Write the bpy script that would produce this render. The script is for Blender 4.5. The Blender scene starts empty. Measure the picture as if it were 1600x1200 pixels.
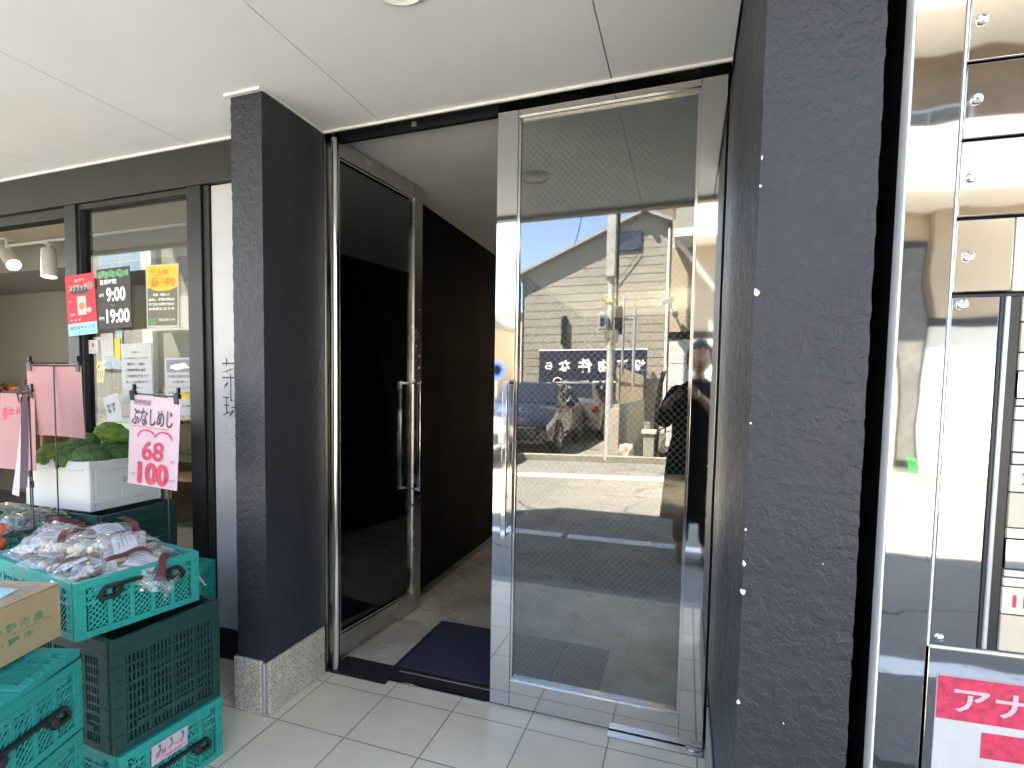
import bpy, bmesh, math, random
from mathutils import Vector, Matrix, noise, Euler
R = math.radians
SC = bpy.context.scene
COL = SC.collection
rnd = random.Random(7)
ROOT = {}

# ------------------------------------------------------------------ scene tree helpers
def props(o, label=None, cat=None, group=None, kind=None):
    if label: o['label'] = label
    if cat: o['category'] = cat
    if group: o['group'] = group
    if kind: o['kind'] = kind
    return o

def thing(name, label, cat, loc=(0, 0, 0), rz=0.0, group=None, rot=None):
    o = bpy.data.objects.new(name, None)
    o.empty_display_size = .1
    COL.objects.link(o)
    o.location = loc
    o.rotation_euler = rot if rot else (0, 0, rz)
    ROOT[o.name] = Matrix.Translation(Vector(loc)) @ Euler(o.rotation_euler).to_matrix().to_4x4()
    return props(o, label, cat, group)

def part(name, bm, mat, parent=None, bevel=0.0, world=False, sharp=38, smooth=True, seg=2):
    if world and parent is not None:
        bmesh.ops.transform(bm, matrix=ROOT[parent.name].inverted(), verts=bm.verts)
    bmesh.ops.recalc_face_normals(bm, faces=bm.faces)
    me = bpy.data.meshes.new(name)
    bm.to_mesh(me); bm.free()
    return link(name, me, mat, parent, bevel, sharp, smooth, seg)

def link(name, me, mat, parent=None, bevel=0.0, sharp=38, smooth=True, seg=2):
    if smooth and len(me.polygons):
        me.polygons.foreach_set('use_smooth', [True] * len(me.polygons))
        me.set_sharp_from_angle(angle=R(sharp))
    if mat: me.materials.append(mat)
    o = bpy.data.objects.new(name, me)
    COL.objects.link(o)
    if parent is not None:
        o.parent = parent
        ROOT[o.name] = ROOT[parent.name]
    else:
        ROOT[o.name] = Matrix.Identity(4)
    if bevel:
        m = o.modifiers.new('bevel', 'BEVEL'); m.width = bevel; m.segments = seg
        m.limit_method = 'ANGLE'; m.angle_limit = R(40); m.harden_normals = False
    return o

def struct(name, bm, mat, **k):
    return props(part(name, bm, mat, **k), kind='structure')

def kids(o):
    return [c for c in bpy.data.objects if c.parent == o]

def dup(root, loc, rz=None, label=None, rot=None):
    r = root.copy(); COL.objects.link(r); r.location = loc
    if rz is not None: r.rotation_euler = (0, 0, rz)
    if rot is not None: r.rotation_euler = rot
    if label: r['label'] = label
    for ch in kids(root):
        c = ch.copy(); COL.objects.link(c); c.parent = r
        for g in kids(ch):
            d = g.copy(); COL.objects.link(d); d.parent = c
    return r

# ------------------------------------------------------------------ mesh helpers
def B(): return bmesh.new()

def box(bm, x0, x1, y0, y1, z0, z1):
    v = [bm.verts.new(p) for p in ((x0, y0, z0), (x1, y0, z0), (x1, y1, z0), (x0, y1, z0), (x0, y0, z1), (x1, y0, z1), (x1, y1, z1), (x0, y1, z1))]
    for f in ((3, 2, 1, 0), (4, 5, 6, 7), (0, 1, 5, 4), (1, 2, 6, 5), (2, 3, 7, 6), (3, 0, 4, 7)):
        bm.faces.new([v[i] for i in f])
    return bm

def obox(bm, c, a, b, n):
    """box with centre c and half-extent vectors a, b, n"""
    c, a, b, n = Vector(c), Vector(a), Vector(b), Vector(n)
    v = [bm.verts.new(c + a * sx + b * sy + n * sz) for sz in (-1, 1) for sx, sy in ((-1, -1), (1, -1), (1, 1), (-1, 1))]
    for f in ((3, 2, 1, 0), (4, 5, 6, 7), (0, 1, 5, 4), (1, 2, 6, 5), (2, 3, 7, 6), (3, 0, 4, 7)):
        bm.faces.new([v[i] for i in f])
    return bm

def bar(bm, p0, p1, w, t, nrm):
    p0, p1, nrm = Vector(p0), Vector(p1), Vector(nrm).normalized()
    d = (p1 - p0); L = d.length
    if L < 1e-6: return bm
    d /= L; s = d.cross(nrm).normalized()
    return obox(bm, (p0 + p1) / 2, d * L / 2, s * w / 2, nrm * t / 2)

def basis(d):
    d = Vector(d).normalized()
    a = Vector((0, 0, 1)) if abs(d.z) < .9 else Vector((1, 0, 0))
    u = d.cross(a).normalized(); return u, d.cross(u).normalized()

def tube(bm, pts, r, n=8, cap=True):
    pts = [Vector(p) for p in pts]
    rs = r if isinstance(r, (list, tuple)) else [r] * len(pts)
    rings = []
    u = None
    for i, p in enumerate(pts):
        d = (pts[min(i + 1, len(pts) - 1)] - pts[max(i - 1, 0)]).normalized()
        if u is None: u, v = basis(d)
        else:
            u = (u - d * u.dot(d)).normalized(); v = d.cross(u)
        rings.append([bm.verts.new(p + (u * math.cos(6.28318 * k / n) + v * math.sin(6.28318 * k / n)) * rs[i]) for k in range(n)])
    for a, b in zip(rings, rings[1:]):
        for k in range(n): bm.faces.new((a[k], a[(k + 1) % n], b[(k + 1) % n], b[k]))
    if cap:
        bm.faces.new(rings[0]); bm.faces.new(rings[-1])
    return bm

def cyl(bm, p0, p1, r0, r1=None, n=20):
    return tube(bm, [p0, p1], [r0, r0 if r1 is None else r1], n)

def lathe(bm, prof, n=24, c=(0, 0, 0), axis=None):
    """profile of (radius, height) along axis"""
    c = Vector(c); d = Vector(axis or (0, 0, 1)).normalized(); u, v = basis(d)
    rings = [[bm.verts.new(c + d * h + (u * math.cos(6.28318 * k / n) + v * math.sin(6.28318 * k / n)) * max(r, 1e-4)) for k in range(n)] for r, h in prof]
    for a, b in zip(rings, rings[1:]):
        for k in range(n): bm.faces.new((a[k], a[(k + 1) % n], b[(k + 1) % n], b[k]))
    bm.faces.new(rings[0]); bm.faces.new(rings[-1])
    return bm

def grid(bm, fn, nu, nv, wrap=False):
    V = [[bm.verts.new(fn(i / nu, j / nv)) for j in range(nv + 1)] for i in range(nu + (0 if wrap else 1))]
    n = len(V)
    for i in range(nu):
        for j in range(nv):
            bm.faces.new((V[i][j], V[(i + 1) % n][j], V[(i + 1) % n][j + 1], V[i][j + 1]))
    return V

def prism(bm, poly, f, d0, d1):
    """polygon of 2-D points pushed along depth: f(u, v, depth) -> point"""
    a = [bm.verts.new(f(u, v, d0)) for u, v in poly]; b = [bm.verts.new(f(u, v, d1)) for u, v in poly]
    n = len(poly)
    bm.faces.new(a); bm.faces.new(b[::-1])
    for i in range(n): bm.faces.new((a[i], a[(i + 1) % n], b[(i + 1) % n], b[i]))
    return bm

def blob(bm, c, r, sub=2, amp=.15, freq=8, sx=1, sy=1, sz=1, seed=0, M=None):
    r0 = bmesh.ops.create_icosphere(bm, subdivisions=sub, radius=1)
    for v in r0['verts']:
        d = v.co.normalized()
        k = 1 + amp * noise.noise(d * freq * .3 + Vector((seed * 3.1, seed * 1.7, 0)))
        p = Vector((d.x * sx, d.y * sy, d.z * sz)) * r * k
        if M: p = M @ p
        v.co = Vector(c) + p
    return bm

def seg_clip(p, d, w, h):
    """clip the line p + t d to the rectangle 0..w, 0..h"""
    t0, t1 = -1e9, 1e9
    for q, e, m in ((p[0], d[0], w), (p[1], d[1], h)):
        if abs(e) < 1e-9:
            if q < 0 or q > m: return None
            continue
        a, b = -q / e, (m - q) / e
        if a > b: a, b = b, a
        t0, t1 = max(t0, a), min(t1, b)
    if t1 - t0 < 1e-4: return None
    return (p[0] + d[0] * t0, p[1] + d[1] * t0), (p[0] + d[0] * t1, p[1] + d[1] * t1)

# ------------------------------------------------------------------ materials
def newmat(name):
    m = bpy.data.materials.new(name); m.use_nodes = True
    nt = m.node_tree; nt.nodes.clear()
    out = nt.nodes.new('ShaderNodeOutputMaterial')
    return m, nt, out

def N(nt, t, **k):
    n = nt.nodes.new(t)
    for a, b in k.items():
        if a in n.inputs: n.inputs[a].default_value = b
        else: setattr(n, a, b)
    return n

def math_(nt, op, a, b=None, c=None, clamp=False):
    n = nt.nodes.new('ShaderNodeMath'); n.operation = op; n.use_clamp = clamp
    for i, x in enumerate((a, b, c)):
        if x is None: continue
        if isinstance(x, (int, float)): n.inputs[i].default_value = x
        else: nt.links.new(x, n.inputs[i])
    return n.outputs[0]

def ramp(nt, fac, stops):
    n = nt.nodes.new('ShaderNodeValToRGB')
    el = n.color_ramp.elements
    while len(el) < len(stops): el.new(.5)
    for e, (p, c) in zip(el, stops):
        e.position = p; e.color = (c[0], c[1], c[2], 1) if isinstance(c, (tuple, list)) else (c, c, c, 1)
    nt.links.new(fac, n.inputs[0]); return n.outputs[0]

def coords(nt, obj=True):
    if obj:
        return N(nt, 'ShaderNodeTexCoord').outputs['Object']
    return N(nt, 'ShaderNodeNewGeometry').outputs['Position']

def ntex(nt, co, scale, detail=3, rough=.55, dist=0.0):
    n = N(nt, 'ShaderNodeTexNoise', Scale=scale, Detail=detail, Roughness=rough, Distortion=dist)
    nt.links.new(co, n.inputs['Vector']); return n.outputs['Fac']

def mixc(nt, fac, a, b):
    n = nt.nodes.new('ShaderNodeMix'); n.data_type = 'RGBA'
    for i, x in ((0, fac), (6, a), (7, b)):
        if isinstance(x, (tuple, list)): n.inputs[i].default_value = (*x[:3], 1)
        elif isinstance(x, (int, float)): n.inputs[i].default_value = x
        else: nt.links.new(x, n.inputs[i])
    return n.outputs[2]

def bump(nt, h, strength=.5, dist=.01, nrm=None):
    n = N(nt, 'ShaderNodeBump', Strength=strength, Distance=dist)
    nt.links.new(h, n.inputs['Height'])
    if nrm is not None: nt.links.new(nrm, n.inputs['Normal'])
    return n.outputs[0]

def mat(name, c, rough=.5, metal=0.0, var=.12, vscale=6, bs=0.0, bscale=40, bdist=.002, spec=.5, c2=None, world=False, rvar=.1, trans=0.0, coat=0.0):
    m, nt, out = newmat(name)
    p = N(nt, 'ShaderNodeBsdfPrincipled', Roughness=rough, Metallic=metal)
    p.inputs['Specular IOR Level'].default_value = spec
    co = coords(nt, not world)
    f = ntex(nt, co, vscale, 5, .6)
    c2 = c2 or tuple(x * (1 - 2 * var) for x in c)
    hi = tuple(min(1, x * (1 + var * .6)) for x in c)
    nt.links.new(ramp(nt, f, [(.3, c2), (.68, hi)]), p.inputs['Base Color'])
    if rvar:
        nt.links.new(math_(nt, 'MULTIPLY_ADD', ntex(nt, co, vscale * 2.3, 3), rvar * 2, rough - rvar, True), p.inputs['Roughness'])
    if bs: nt.links.new(bump(nt, ntex(nt, co, bscale, 4), bs, bdist), p.inputs['Normal'])
    if coat: p.inputs['Coat Weight'].default_value = coat; p.inputs['Coat Roughness'].default_value = .03
    if trans: p.inputs['Transmission Weight'].default_value = trans
    nt.links.new(p.outputs[0], out.inputs[0]); return m

def steel(name, c=(.62, .61, .59), rough=.045, wave=.0, wscale=2.2, brush=True, wdist=.02):
    m, nt, out = newmat(name)
    p = N(nt, 'ShaderNodeBsdfPrincipled', Roughness=rough, Metallic=1.0)
    co = coords(nt)
    f = ntex(nt, co, 9, 4)
    nt.links.new(ramp(nt, f, [(.3, tuple(x * .93 for x in c)), (.7, c)]), p.inputs['Base Color'])
    nt.links.new(math_(nt, 'MULTIPLY_ADD', ntex(nt, co, 12, 3), rough * .4, rough * .8), p.inputs['Roughness'])
    if wave:
        nt.links.new(bump(nt, ntex(nt, co, wscale, 1.5, .4), wave, wdist), p.inputs['Normal'])
    nt.links.new(p.outputs[0], out.inputs[0]); return m

def schlick(nt, f0):
    g = N(nt, 'ShaderNodeNewGeometry')
    d = nt.nodes.new('ShaderNodeVectorMath'); d.operation = 'DOT_PRODUCT'
    nt.links.new(g.outputs['Incoming'], d.inputs[0]); nt.links.new(g.outputs['Normal'], d.inputs[1])
    c = math_(nt, 'SUBTRACT', 1.0, math_(nt, 'ABSOLUTE', d.outputs['Value']), None, True)
    return math_(nt, 'MULTIPLY_ADD', math_(nt, 'POWER', c, 5.0), 1 - f0, f0)

def glassmat(name, tint=(.85, .9, .88), f0=.045, wires=False, wave=0.0):
    """flat pane: clear transmission with a physical mirror share that grows towards grazing angles"""
    m, nt, out = newmat(name)
    tr = N(nt, 'ShaderNodeBsdfTransparent', Color=(*tint, 1))
    gl = N(nt, 'ShaderNodeBsdfGlossy', Roughness=0.0, Color=(.97, .98, 1, 1))
    co = coords(nt)
    if wave: nt.links.new(bump(nt, ntex(nt, co, 2.5, 1, .3), wave, .01), gl.inputs['Normal'])
    mx = nt.nodes.new('ShaderNodeMixShader')
    nt.links.new(schlick(nt, f0), mx.inputs[0]); nt.links.new(tr.outputs[0], mx.inputs[1]); nt.links.new(gl.outputs[0], mx.inputs[2])
    sh = mx.outputs[0]
    if wires:
        s = nt.nodes.new('ShaderNodeSeparateXYZ'); nt.links.new(co, s.inputs[0])
        pitch, wd = .026, .0055
        ms = []
        for sg in (1, -1):
            q = math_(nt, 'MULTIPLY_ADD', s.outputs[0], sg * 1.05, math_(nt, 'MULTIPLY', s.outputs[2], 1.0))
            fr = math_(nt, 'PINGPONG', math_(nt, 'DIVIDE', q, pitch), .5)
            ms.append(math_(nt, 'LESS_THAN', fr, wd))
        k = math_(nt, 'MAXIMUM', ms[0], ms[1])
        w = N(nt, 'ShaderNodeBsdfPrincipled', Roughness=.35, Metallic=.4)
        w.inputs['Base Color'].default_value = (.35, .35, .33, 1)
        m2 = nt.nodes.new('ShaderNodeMixShader')
        nt.links.new(k, m2.inputs[0]); nt.links.new(sh, m2.inputs[1]); nt.links.new(w.outputs[0], m2.inputs[2])
        sh = m2.outputs[0]
    nt.links.new(sh, out.inputs[0]); return m

def filmmat(name, tint=(.95, .96, .98), white=.12, f0=.06, bscale=45, rough=.12):
    m, nt, out = newmat(name)
    co = coords(nt)
    nb = bump(nt, ntex(nt, co, bscale, 3, .6, .6), .9, .012)
    tr = N(nt, 'ShaderNodeBsdfTransparent', Color=(*tint, 1))
    df = N(nt, 'ShaderNodeBsdfDiffuse', Color=(.86, .85, .82, 1))
    gl = N(nt, 'ShaderNodeBsdfGlossy', Roughness=rough, Color=(1, 1, 1, 1))
    for n in (df, gl): nt.links.new(nb, n.inputs['Normal'])
    a = nt.nodes.new('ShaderNodeMixShader'); b = nt.nodes.new('ShaderNodeMixShader')
    nt.links.new(math_(nt, 'MULTIPLY_ADD', ntex(nt, co, 18, 3), white * 2, -white * .3, True), a.inputs[0])
    nt.links.new(tr.outputs[0], a.inputs[1]); nt.links.new(df.outputs[0], a.inputs[2])
    nt.links.new(schlick(nt, f0), b.inputs[0]); nt.links.new(a.outputs[0], b.inputs[1]); nt.links.new(gl.outputs[0], b.inputs[2])
    nt.links.new(b.outputs[0], out.inputs[0]); return m

def lampmat(name, c, s):
    m, nt, out = newmat(name)
    e = N(nt, 'ShaderNodeEmission', Color=(*c, 1), Strength=s)
    nt.links.new(e.outputs[0], out.inputs[0]); return m

def tilemat():
    m, nt, out = newmat('porch tile')
    p = N(nt, 'ShaderNodeBsdfPrincipled', Roughness=.42)
    g = N(nt, 'ShaderNodeNewGeometry')
    mp = N(nt, 'ShaderNodeMapping'); mp.inputs['Location'].default_value = (.2235 + 30.0, 30 - 1.68 + 1.5 + .0, 0)
    nt.links.new(g.outputs['Position'], mp.inputs[0])
    bt = N(nt, 'ShaderNodeTexBrick', offset=0.0, squash=1.0)
    for k, v in (('Scale', 1), ('Mortar Size', .0028), ('Mortar Smooth', .3), ('Brick Width', .3), ('Row Height', .3), ('Bias', 0)): bt.inputs[k].default_value = v
    bt.inputs['Color1'].default_value = (.77, .645, .46, 1); bt.inputs['Color2'].default_value = (.83, .715, .535, 1); bt.inputs['Mortar'].default_value = (.19, .17, .145, 1)
    nt.links.new(mp.outputs[0], bt.inputs['Vector'])
    co = g.outputs['Position']
    st = N(nt, 'ShaderNodeMapping'); st.inputs['Scale'].default_value = (2, 26, 1); st.inputs['Rotation'].default_value = (0, 0, .5)
    nt.links.new(co, st.inputs[0])
    n1 = ntex(nt, st.outputs[0], 3.0, 5, .65); n2 = ntex(nt, co, 2.2, 5, .6)
    c = mixc(nt, math_(nt, 'MULTIPLY', ramp(nt, n2, [(.35, 1.0), (.65, 0.0)]), .30), bt.outputs['Color'], (.42, .37, .29))
    c = mixc(nt, math_(nt, 'MULTIPLY', ramp(nt, n1, [(.55, 0.0), (.75, 1.0)]), .22), c, (.76, .74, .70))
    n3 = ntex(nt, co, 160, 2)
    c = mixc(nt, math_(nt, 'MULTIPLY', ramp(nt, n3, [(.6, 0.0), (.8, 1.0)]), .25), c, (.2, .19, .17))
    nt.links.new(c, p.inputs['Base Color'])
    h = math_(nt, 'SUBTRACT', math_(nt, 'MULTIPLY', n1, .12), bt.outputs['Fac'])
    nt.links.new(bump(nt, h, .6, .003), p.inputs['Normal'])
    nt.links.new(math_(nt, 'MULTIPLY_ADD', n2, .3, .25), p.inputs['Roughness'])
    nt.links.new(p.outputs[0], out.inputs[0]); return m

def asphalt():
    m, nt, out = newmat('asphalt')
    p = N(nt, 'ShaderNodeBsdfPrincipled', Roughness=.9)
    g = N(nt, 'ShaderNodeNewGeometry'); co = g.outputs['Position']
    a = ntex(nt, co, 120, 3, .7); b = ntex(nt, co, .8, 5, .6)
    c = ramp(nt, a, [(.3, (.11, .108, .10)), (.7, (.26, .255, .235))])
    c = mixc(nt, math_(nt, 'MULTIPLY', ramp(nt, b, [(.4, 0.0), (.65, 1.0)]), .35), c, (.145, .142, .13))
    v = N(nt, 'ShaderNodeTexVoronoi', feature='DISTANCE_TO_EDGE', Scale=.55)
    wp = N(nt, 'ShaderNodeVectorMath', operation='ADD')
    nz = N(nt, 'ShaderNodeTexNoise', Scale=2.5, Detail=4); nt.links.new(co, nz.inputs['Vector'])
    sc = N(nt, 'ShaderNodeVectorMath', operation='SCALE'); sc.inputs['Scale'].default_value = .5
    nt.links.new(nz.outputs['Color'], sc.inputs[0]); nt.links.new(co, wp.inputs[0]); nt.links.new(sc.outputs[0], wp.inputs[1])
    nt.links.new(wp.outputs[0], v.inputs['Vector'])
    cr = math_(nt, 'LESS_THAN', v.outputs['Distance'], .008)
    c = mixc(nt, math_(nt, 'MULTIPLY', cr, .8), c, (.03, .03, .03))
    nt.links.new(c, p.inputs['Base Color'])
    nt.links.new(bump(nt, a, .5, .004), p.inputs['Normal'])
    nt.links.new(p.outputs[0], out.inputs[0]); return m

def stucco(name, c):
    m, nt, out = newmat(name)
    p = N(nt, 'ShaderNodeBsdfPrincipled', Roughness=.5); p.inputs['Specular IOR Level'].default_value = .45
    co = coords(nt)
    a = ntex(nt, co, 46, 2.5, .5, .3); b = ntex(nt, co, 95, 3, .5, .2); d = ntex(nt, co, 260, 2)
    h = math_(nt, 'ADD', ramp(nt, a, [(.46, 0.0), (.53, 1.0)]), math_(nt, 'MULTIPLY', ramp(nt, b, [(.5, 0.0), (.56, 1.0)]), .55))
    h = math_(nt, 'ADD', h, math_(nt, 'MULTIPLY', d, .22))
    nt.links.new(bump(nt, h, .42, .0025), p.inputs['Normal'])
    v = ntex(nt, co, 4, 5, .65)
    nt.links.new(ramp(nt, v, [(.3, tuple(x * .82 for x in c)), (.7, tuple(x * 1.1 for x in c))]), p.inputs['Base Color'])
    nt.links.new(math_(nt, 'MULTIPLY_ADD', ntex(nt, co, 14, 3), .25, .36), p.inputs['Roughness'])
    nt.links.new(p.outputs[0], out.inputs[0]); return m

def granite(name):
    m, nt, out = newmat(name)
    p = N(nt, 'ShaderNodeBsdfPrincipled', Roughness=.7)
    co = coords(nt)
    v = N(nt, 'ShaderNodeTexVoronoi', Scale=230); nt.links.new(co, v.inputs['Vector'])
    s = N(nt, 'ShaderNodeSeparateColor'); nt.links.new(v.outputs['Color'], s.inputs[0])
    c = ramp(nt, s.outputs[0], [(.0, (.13, .11, .09)), (.22, (.33, .28, .22)), (.6, (.45, .41, .35)), (1.0, (.62, .58, .52))])
    f = ntex(nt, co, 6, 5, .7)
    c = mixc(nt, math_(nt, 'MULTIPLY', ramp(nt, f, [(.45, 0.0), (.7, 1.0)]), .5), c, (.26, .2, .12))
    nt.links.new(c, p.inputs['Base Color'])
    nt.links.new(bump(nt, ntex(nt, co, 90, 4), .3, .002), p.inputs['Normal'])
    nt.links.new(p.outputs[0], out.inputs[0]); return m

def paper(name, c, var=.05):
    return mat(name, c, .65, var=var, vscale=14, rvar=.05, spec=.25)

M = {}
M['soffit'] = mat('soffit board', (.86, .875, .87), .7, var=.02, vscale=2, rvar=.04, bs=.05, bscale=120, bdist=.0008)
M['trim'] = mat('white trim', (.78, .77, .73), .4, var=.03)
M['dark'] = mat('dark gap', (.012, .012, .012), .6, var=.1)
M['dkmetal'] = mat('dark bronze aluminium', (.022, .0235, .025), .36, metal=.35, var=.06, vscale=3, rvar=.05)
M['fascia'] = mat('charcoal fascia', (.013, .0132, .013), .5, var=.1, vscale=1.5)
M['stucco'] = stucco('blue black stucco', (.0225, .0245, .031))
M['stuccowall'] = stucco('black stucco', (.0165, .0165, .018))
M['granite'] = granite('granite plinth')
M['tile'] = tilemat()
M['asphalt'] = asphalt()
M['steel'] = steel('mirror steel', rough=.035)
M['steel2'] = steel('satin steel', rough=.12)
M['brushed'] = steel('brushed steel', rough=.26)
M['dullsteel'] = steel('dull steel', c=(.34, .34, .33), rough=.25)
M['wavysteel'] = steel('rolled mirror steel', c=(.45, .44, .425), rough=.03, wave=.07, wscale=4.0, wdist=.03)
M['chrome'] = steel('chrome', c=(.75, .75, .76), rough=.05)
M['wired'] = glassmat('wired glass', (.77, .80, .79), .105, wires=True)
M['glass'] = glassmat('shop glass', (.76, .80, .78), .06)
M['darkglass'] = glassmat('leaf glass', (.70, .73, .73), .10)
M['black'] = mat('black paint', (.0105, .0105, .011), .55, var=.15, spec=.3)
M['corrwall'] = mat('black corridor panel', (.0035, .0034, .0034), .6, var=.2, vscale=1.5, spec=.06)
M['corrceil'] = mat('corridor ceiling', (.82, .82, .80), .6, var=.02)
M['corrfloor'] = mat('corridor stone', (.66, .58, .46), .3, var=.16, vscale=3.0, rvar=.12, c2=(.36, .31, .24))
M['mat'] = mat('navy mat pile', (.062, .058, .092), .95, var=.25, vscale=120, bs=.8, bscale=420, bdist=.003, spec=.1)
M['rubber'] = mat('black rubber', (.016, .016, .017), .6, var=.1)
M['acrylic'] = mat('white acrylic', (.46, .475, .50), .22, var=.015, rvar=.03)
M['ink'] = mat('black ink', (.03, .03, .033), .6, var=.05)
M['greyink'] = mat('grey ink', (.22, .22, .23), .6, var=.1)
M['redink'] = mat('red ink', (.58, .03, .085), .6, var=.25, vscale=60)
M['whiteink'] = mat('white ink', (.82, .82, .8), .6, var=.03)
M['paper'] = paper('white paper', (.46, .46, .45))
M['pinkpaper'] = paper('pink paper', (.38, .19, .185), .04)
M['palepink'] = paper('pale pink card', (.50, .37, .40), .05)
M['redpaper'] = paper('red poster', (.72, .045, .07))
M['bluepaper'] = paper('sky blue band', (.25, .55, .80))
M['yellow'] = paper('yellow ink', (.60, .45, .06))
M['olive'] = paper('olive grey print', (.17, .165, .12))
M['orange'] = paper('orange ink', (.80, .22, .06))
M['slate'] = mat('chalkboard', (.045, .047, .046), .7, var=.15, vscale=12)
M['leafink'] = mat('green ink', (.10, .33, .14), .6, var=.3, vscale=50)
M['teal'] = mat('teal polypropylene', (.004, .27, .215), .42, var=.08, vscale=5, rvar=.08, spec=.3)
M['dkgreen'] = mat('dark green polypropylene', (.008, .044, .036), .48, var=.12, vscale=5, spec=.35)
M['blackplastic'] = mat('black plastic', (.012, .012, .013), .38, var=.1)
M['foam'] = mat('polystyrene foam', (.50, .50, .48), .75, var=.02, vscale=9, bs=.15, bscale=330, bdist=.001)
M['foamgreen'] = mat('green tinted foam', (.50, .72, .46), .7, var=.03)
M['broccoli'] = mat('broccoli florets', (.062, .135, .036), .85, var=.35, vscale=60, bs=1.0, bscale=150, bdist=.008, c2=(.022, .068, .022))
M['broccoli2'] = mat('yellow green broccoli', (.15, .25, .035), .8, var=.35, vscale=28, bs=1.0, bscale=190, bdist=.006, c2=(.05, .11, .02))
M['stalk'] = mat('broccoli stalk', (.32, .42, .18), .7)
M['card'] = mat('cardboard', (.42, .285, .145), .75, var=.05, vscale=3, rvar=.03)
M['film'] = filmmat('plastic film', (.985, .97, .945), white=.13, f0=.12, rough=.07)
M['film2'] = filmmat('thin produce bag', white=.07, f0=.08)
M['mush'] = mat('beige mushroom', (.84, .75, .60), .7, var=.15, vscale=22, c2=(.62, .49, .35))
M['maroon'] = mat('maroon tape', (.085, .018, .022), .3, var=.2)
M['leaf'] = mat('dark leaf', (.045, .12, .045), .5, var=.4, vscale=20)
M['tomato'] = mat('orange red tomato', (.75, .13, .05), .22, var=.2, vscale=8)
M['carrot'] = mat('orange root', (.62, .22, .05), .6, var=.3, vscale=14)
M['brown'] = mat('brown root', (.32, .17, .07), .7, var=.3, vscale=14)
M['wallbeige'] = mat('shop plaster', (.36, .34, .30), .8, var=.02, vscale=1.2, rvar=.03)
M['shopceil'] = mat('shop ceiling', (.32, .31, .285), .8, var=.02, vscale=1.2, rvar=.03)
M['shopfloor'] = mat('shop floor', (.30, .27, .24), .5)
M['wood'] = mat('shelf wood', (.34, .22, .12), .6, var=.25, vscale=6)
M['white'] = mat('white enamel', (.76, .76, .74), .35, var=.03)
M['cream'] = mat('cream plate', (.66, .59, .44), .4, var=.03, rvar=.03)
M['tan'] = mat('tan plate', (.47, .41, .32), .4, var=.03, rvar=.03)
# street
M['siding'] = mat('beige siding', (.275, .265, .228), .75, var=.08, vscale=1.4)
M['roofmetal'] = mat('grey roof sheet', (.30, .32, .34), .5, var=.08)
M['tanwall'] = mat('tan render', (.42, .345, .26), .85, var=.07, vscale=1.1)
M['brownwall'] = mat('brown tile wall', (.20, .155, .125), .8, var=.12, vscale=2)
M['blockwall'] = mat('pale concrete block', (.62, .63, .60), .85, var=.07, vscale=1.7)
M['concrete'] = mat('weathered concrete', (.33, .315, .27), .9, var=.15, vscale=3, bs=.3, bscale=40, bdist=.01)
M['creamwall'] = mat('cream render', (.66, .60, .48), .85, var=.05, vscale=1)
M['greywall'] = mat('pale grey render', (.34, .34, .31), .85, var=.06, vscale=.8)
M['galv'] = mat('galvanised steel', (.45, .47, .48), .45, metal=.5, var=.1, vscale=8)
M['polegrey'] = mat('grey pole paint', (.40, .415, .41), .55, var=.08)
M['winglass'] = mat('dark window glass', (.035, .05, .075), .06, spec=.9, var=.2, rvar=.02)
M['curtain'] = mat('curtained window', (.13, .135, .135), .4, spec=.3, var=.15)
M['slat'] = mat('fence slat', (.36, .30, .22), .7, var=.2, vscale=5)
M['navy'] = mat('navy sign face', (.022, .025, .05), .45, var=.1)
M['carnavy'] = mat('dark blue car paint', (.007, .009, .018), .22, metal=.2, var=.1, coat=1.0, rvar=.02)
M['cargrey'] = mat('grey car paint', (.10, .10, .105), .28, metal=.4, var=.06, coat=1.0, rvar=.02)
M['carwhite'] = mat('white car paint', (.70, .72, .75), .25, var=.03, coat=1.0, rvar=.02)
M['carglass'] = mat('car glass', (.014, .018, .024), .04, spec=.8, var=.1, rvar=.01)
M['lens'] = mat('headlight lens', (.72, .75, .78), .06, metal=.55, var=.1, rvar=.02)
M['tail'] = mat('red lens', (.16, .006, .008), .12, var=.1, rvar=.02)
M['tyre'] = mat('tyre rubber', (.018, .018, .018), .85, var=.1)
M['rim'] = steel('alloy rim', c=(.5, .5, .52), rough=.22)
M['coat'] = mat('black wool coat', (.012, .012, .014), .9, var=.2, vscale=20, bs=.3, bscale=200, spec=.15)
M['skin'] = mat('skin', (.36, .22, .155), .5, var=.06)
M['hair'] = mat('black hair', (.012, .010, .009), .5, var=.2, vscale=60)
M['trousers'] = mat('dark trousers', (.018, .019, .026), .9, var=.2, spec=.15)
M['blueplastic'] = mat('blue sign ring', (.03, .10, .42), .4, var=.05)
M['greenbin'] = mat('green plastic', (.02, .22, .07), .4, var=.08)
M['lamp'] = lampmat('lit spot lens', (1, .93, .82), 2.2)

def line_paint():
    m, nt, out = newmat('road paint')
    p = N(nt, 'ShaderNodeBsdfPrincipled', Roughness=.8)
    co = N(nt, 'ShaderNodeNewGeometry').outputs['Position']
    f = ntex(nt, co, 9, 6, .7)
    nt.links.new(ramp(nt, f, [(.3, (.42, .42, .40)), (.45, (.80, .80, .78))]), p.inputs['Base Color'])
    nt.links.new(p.outputs[0], out.inputs[0]); return m
M['paint'] = line_paint()

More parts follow.
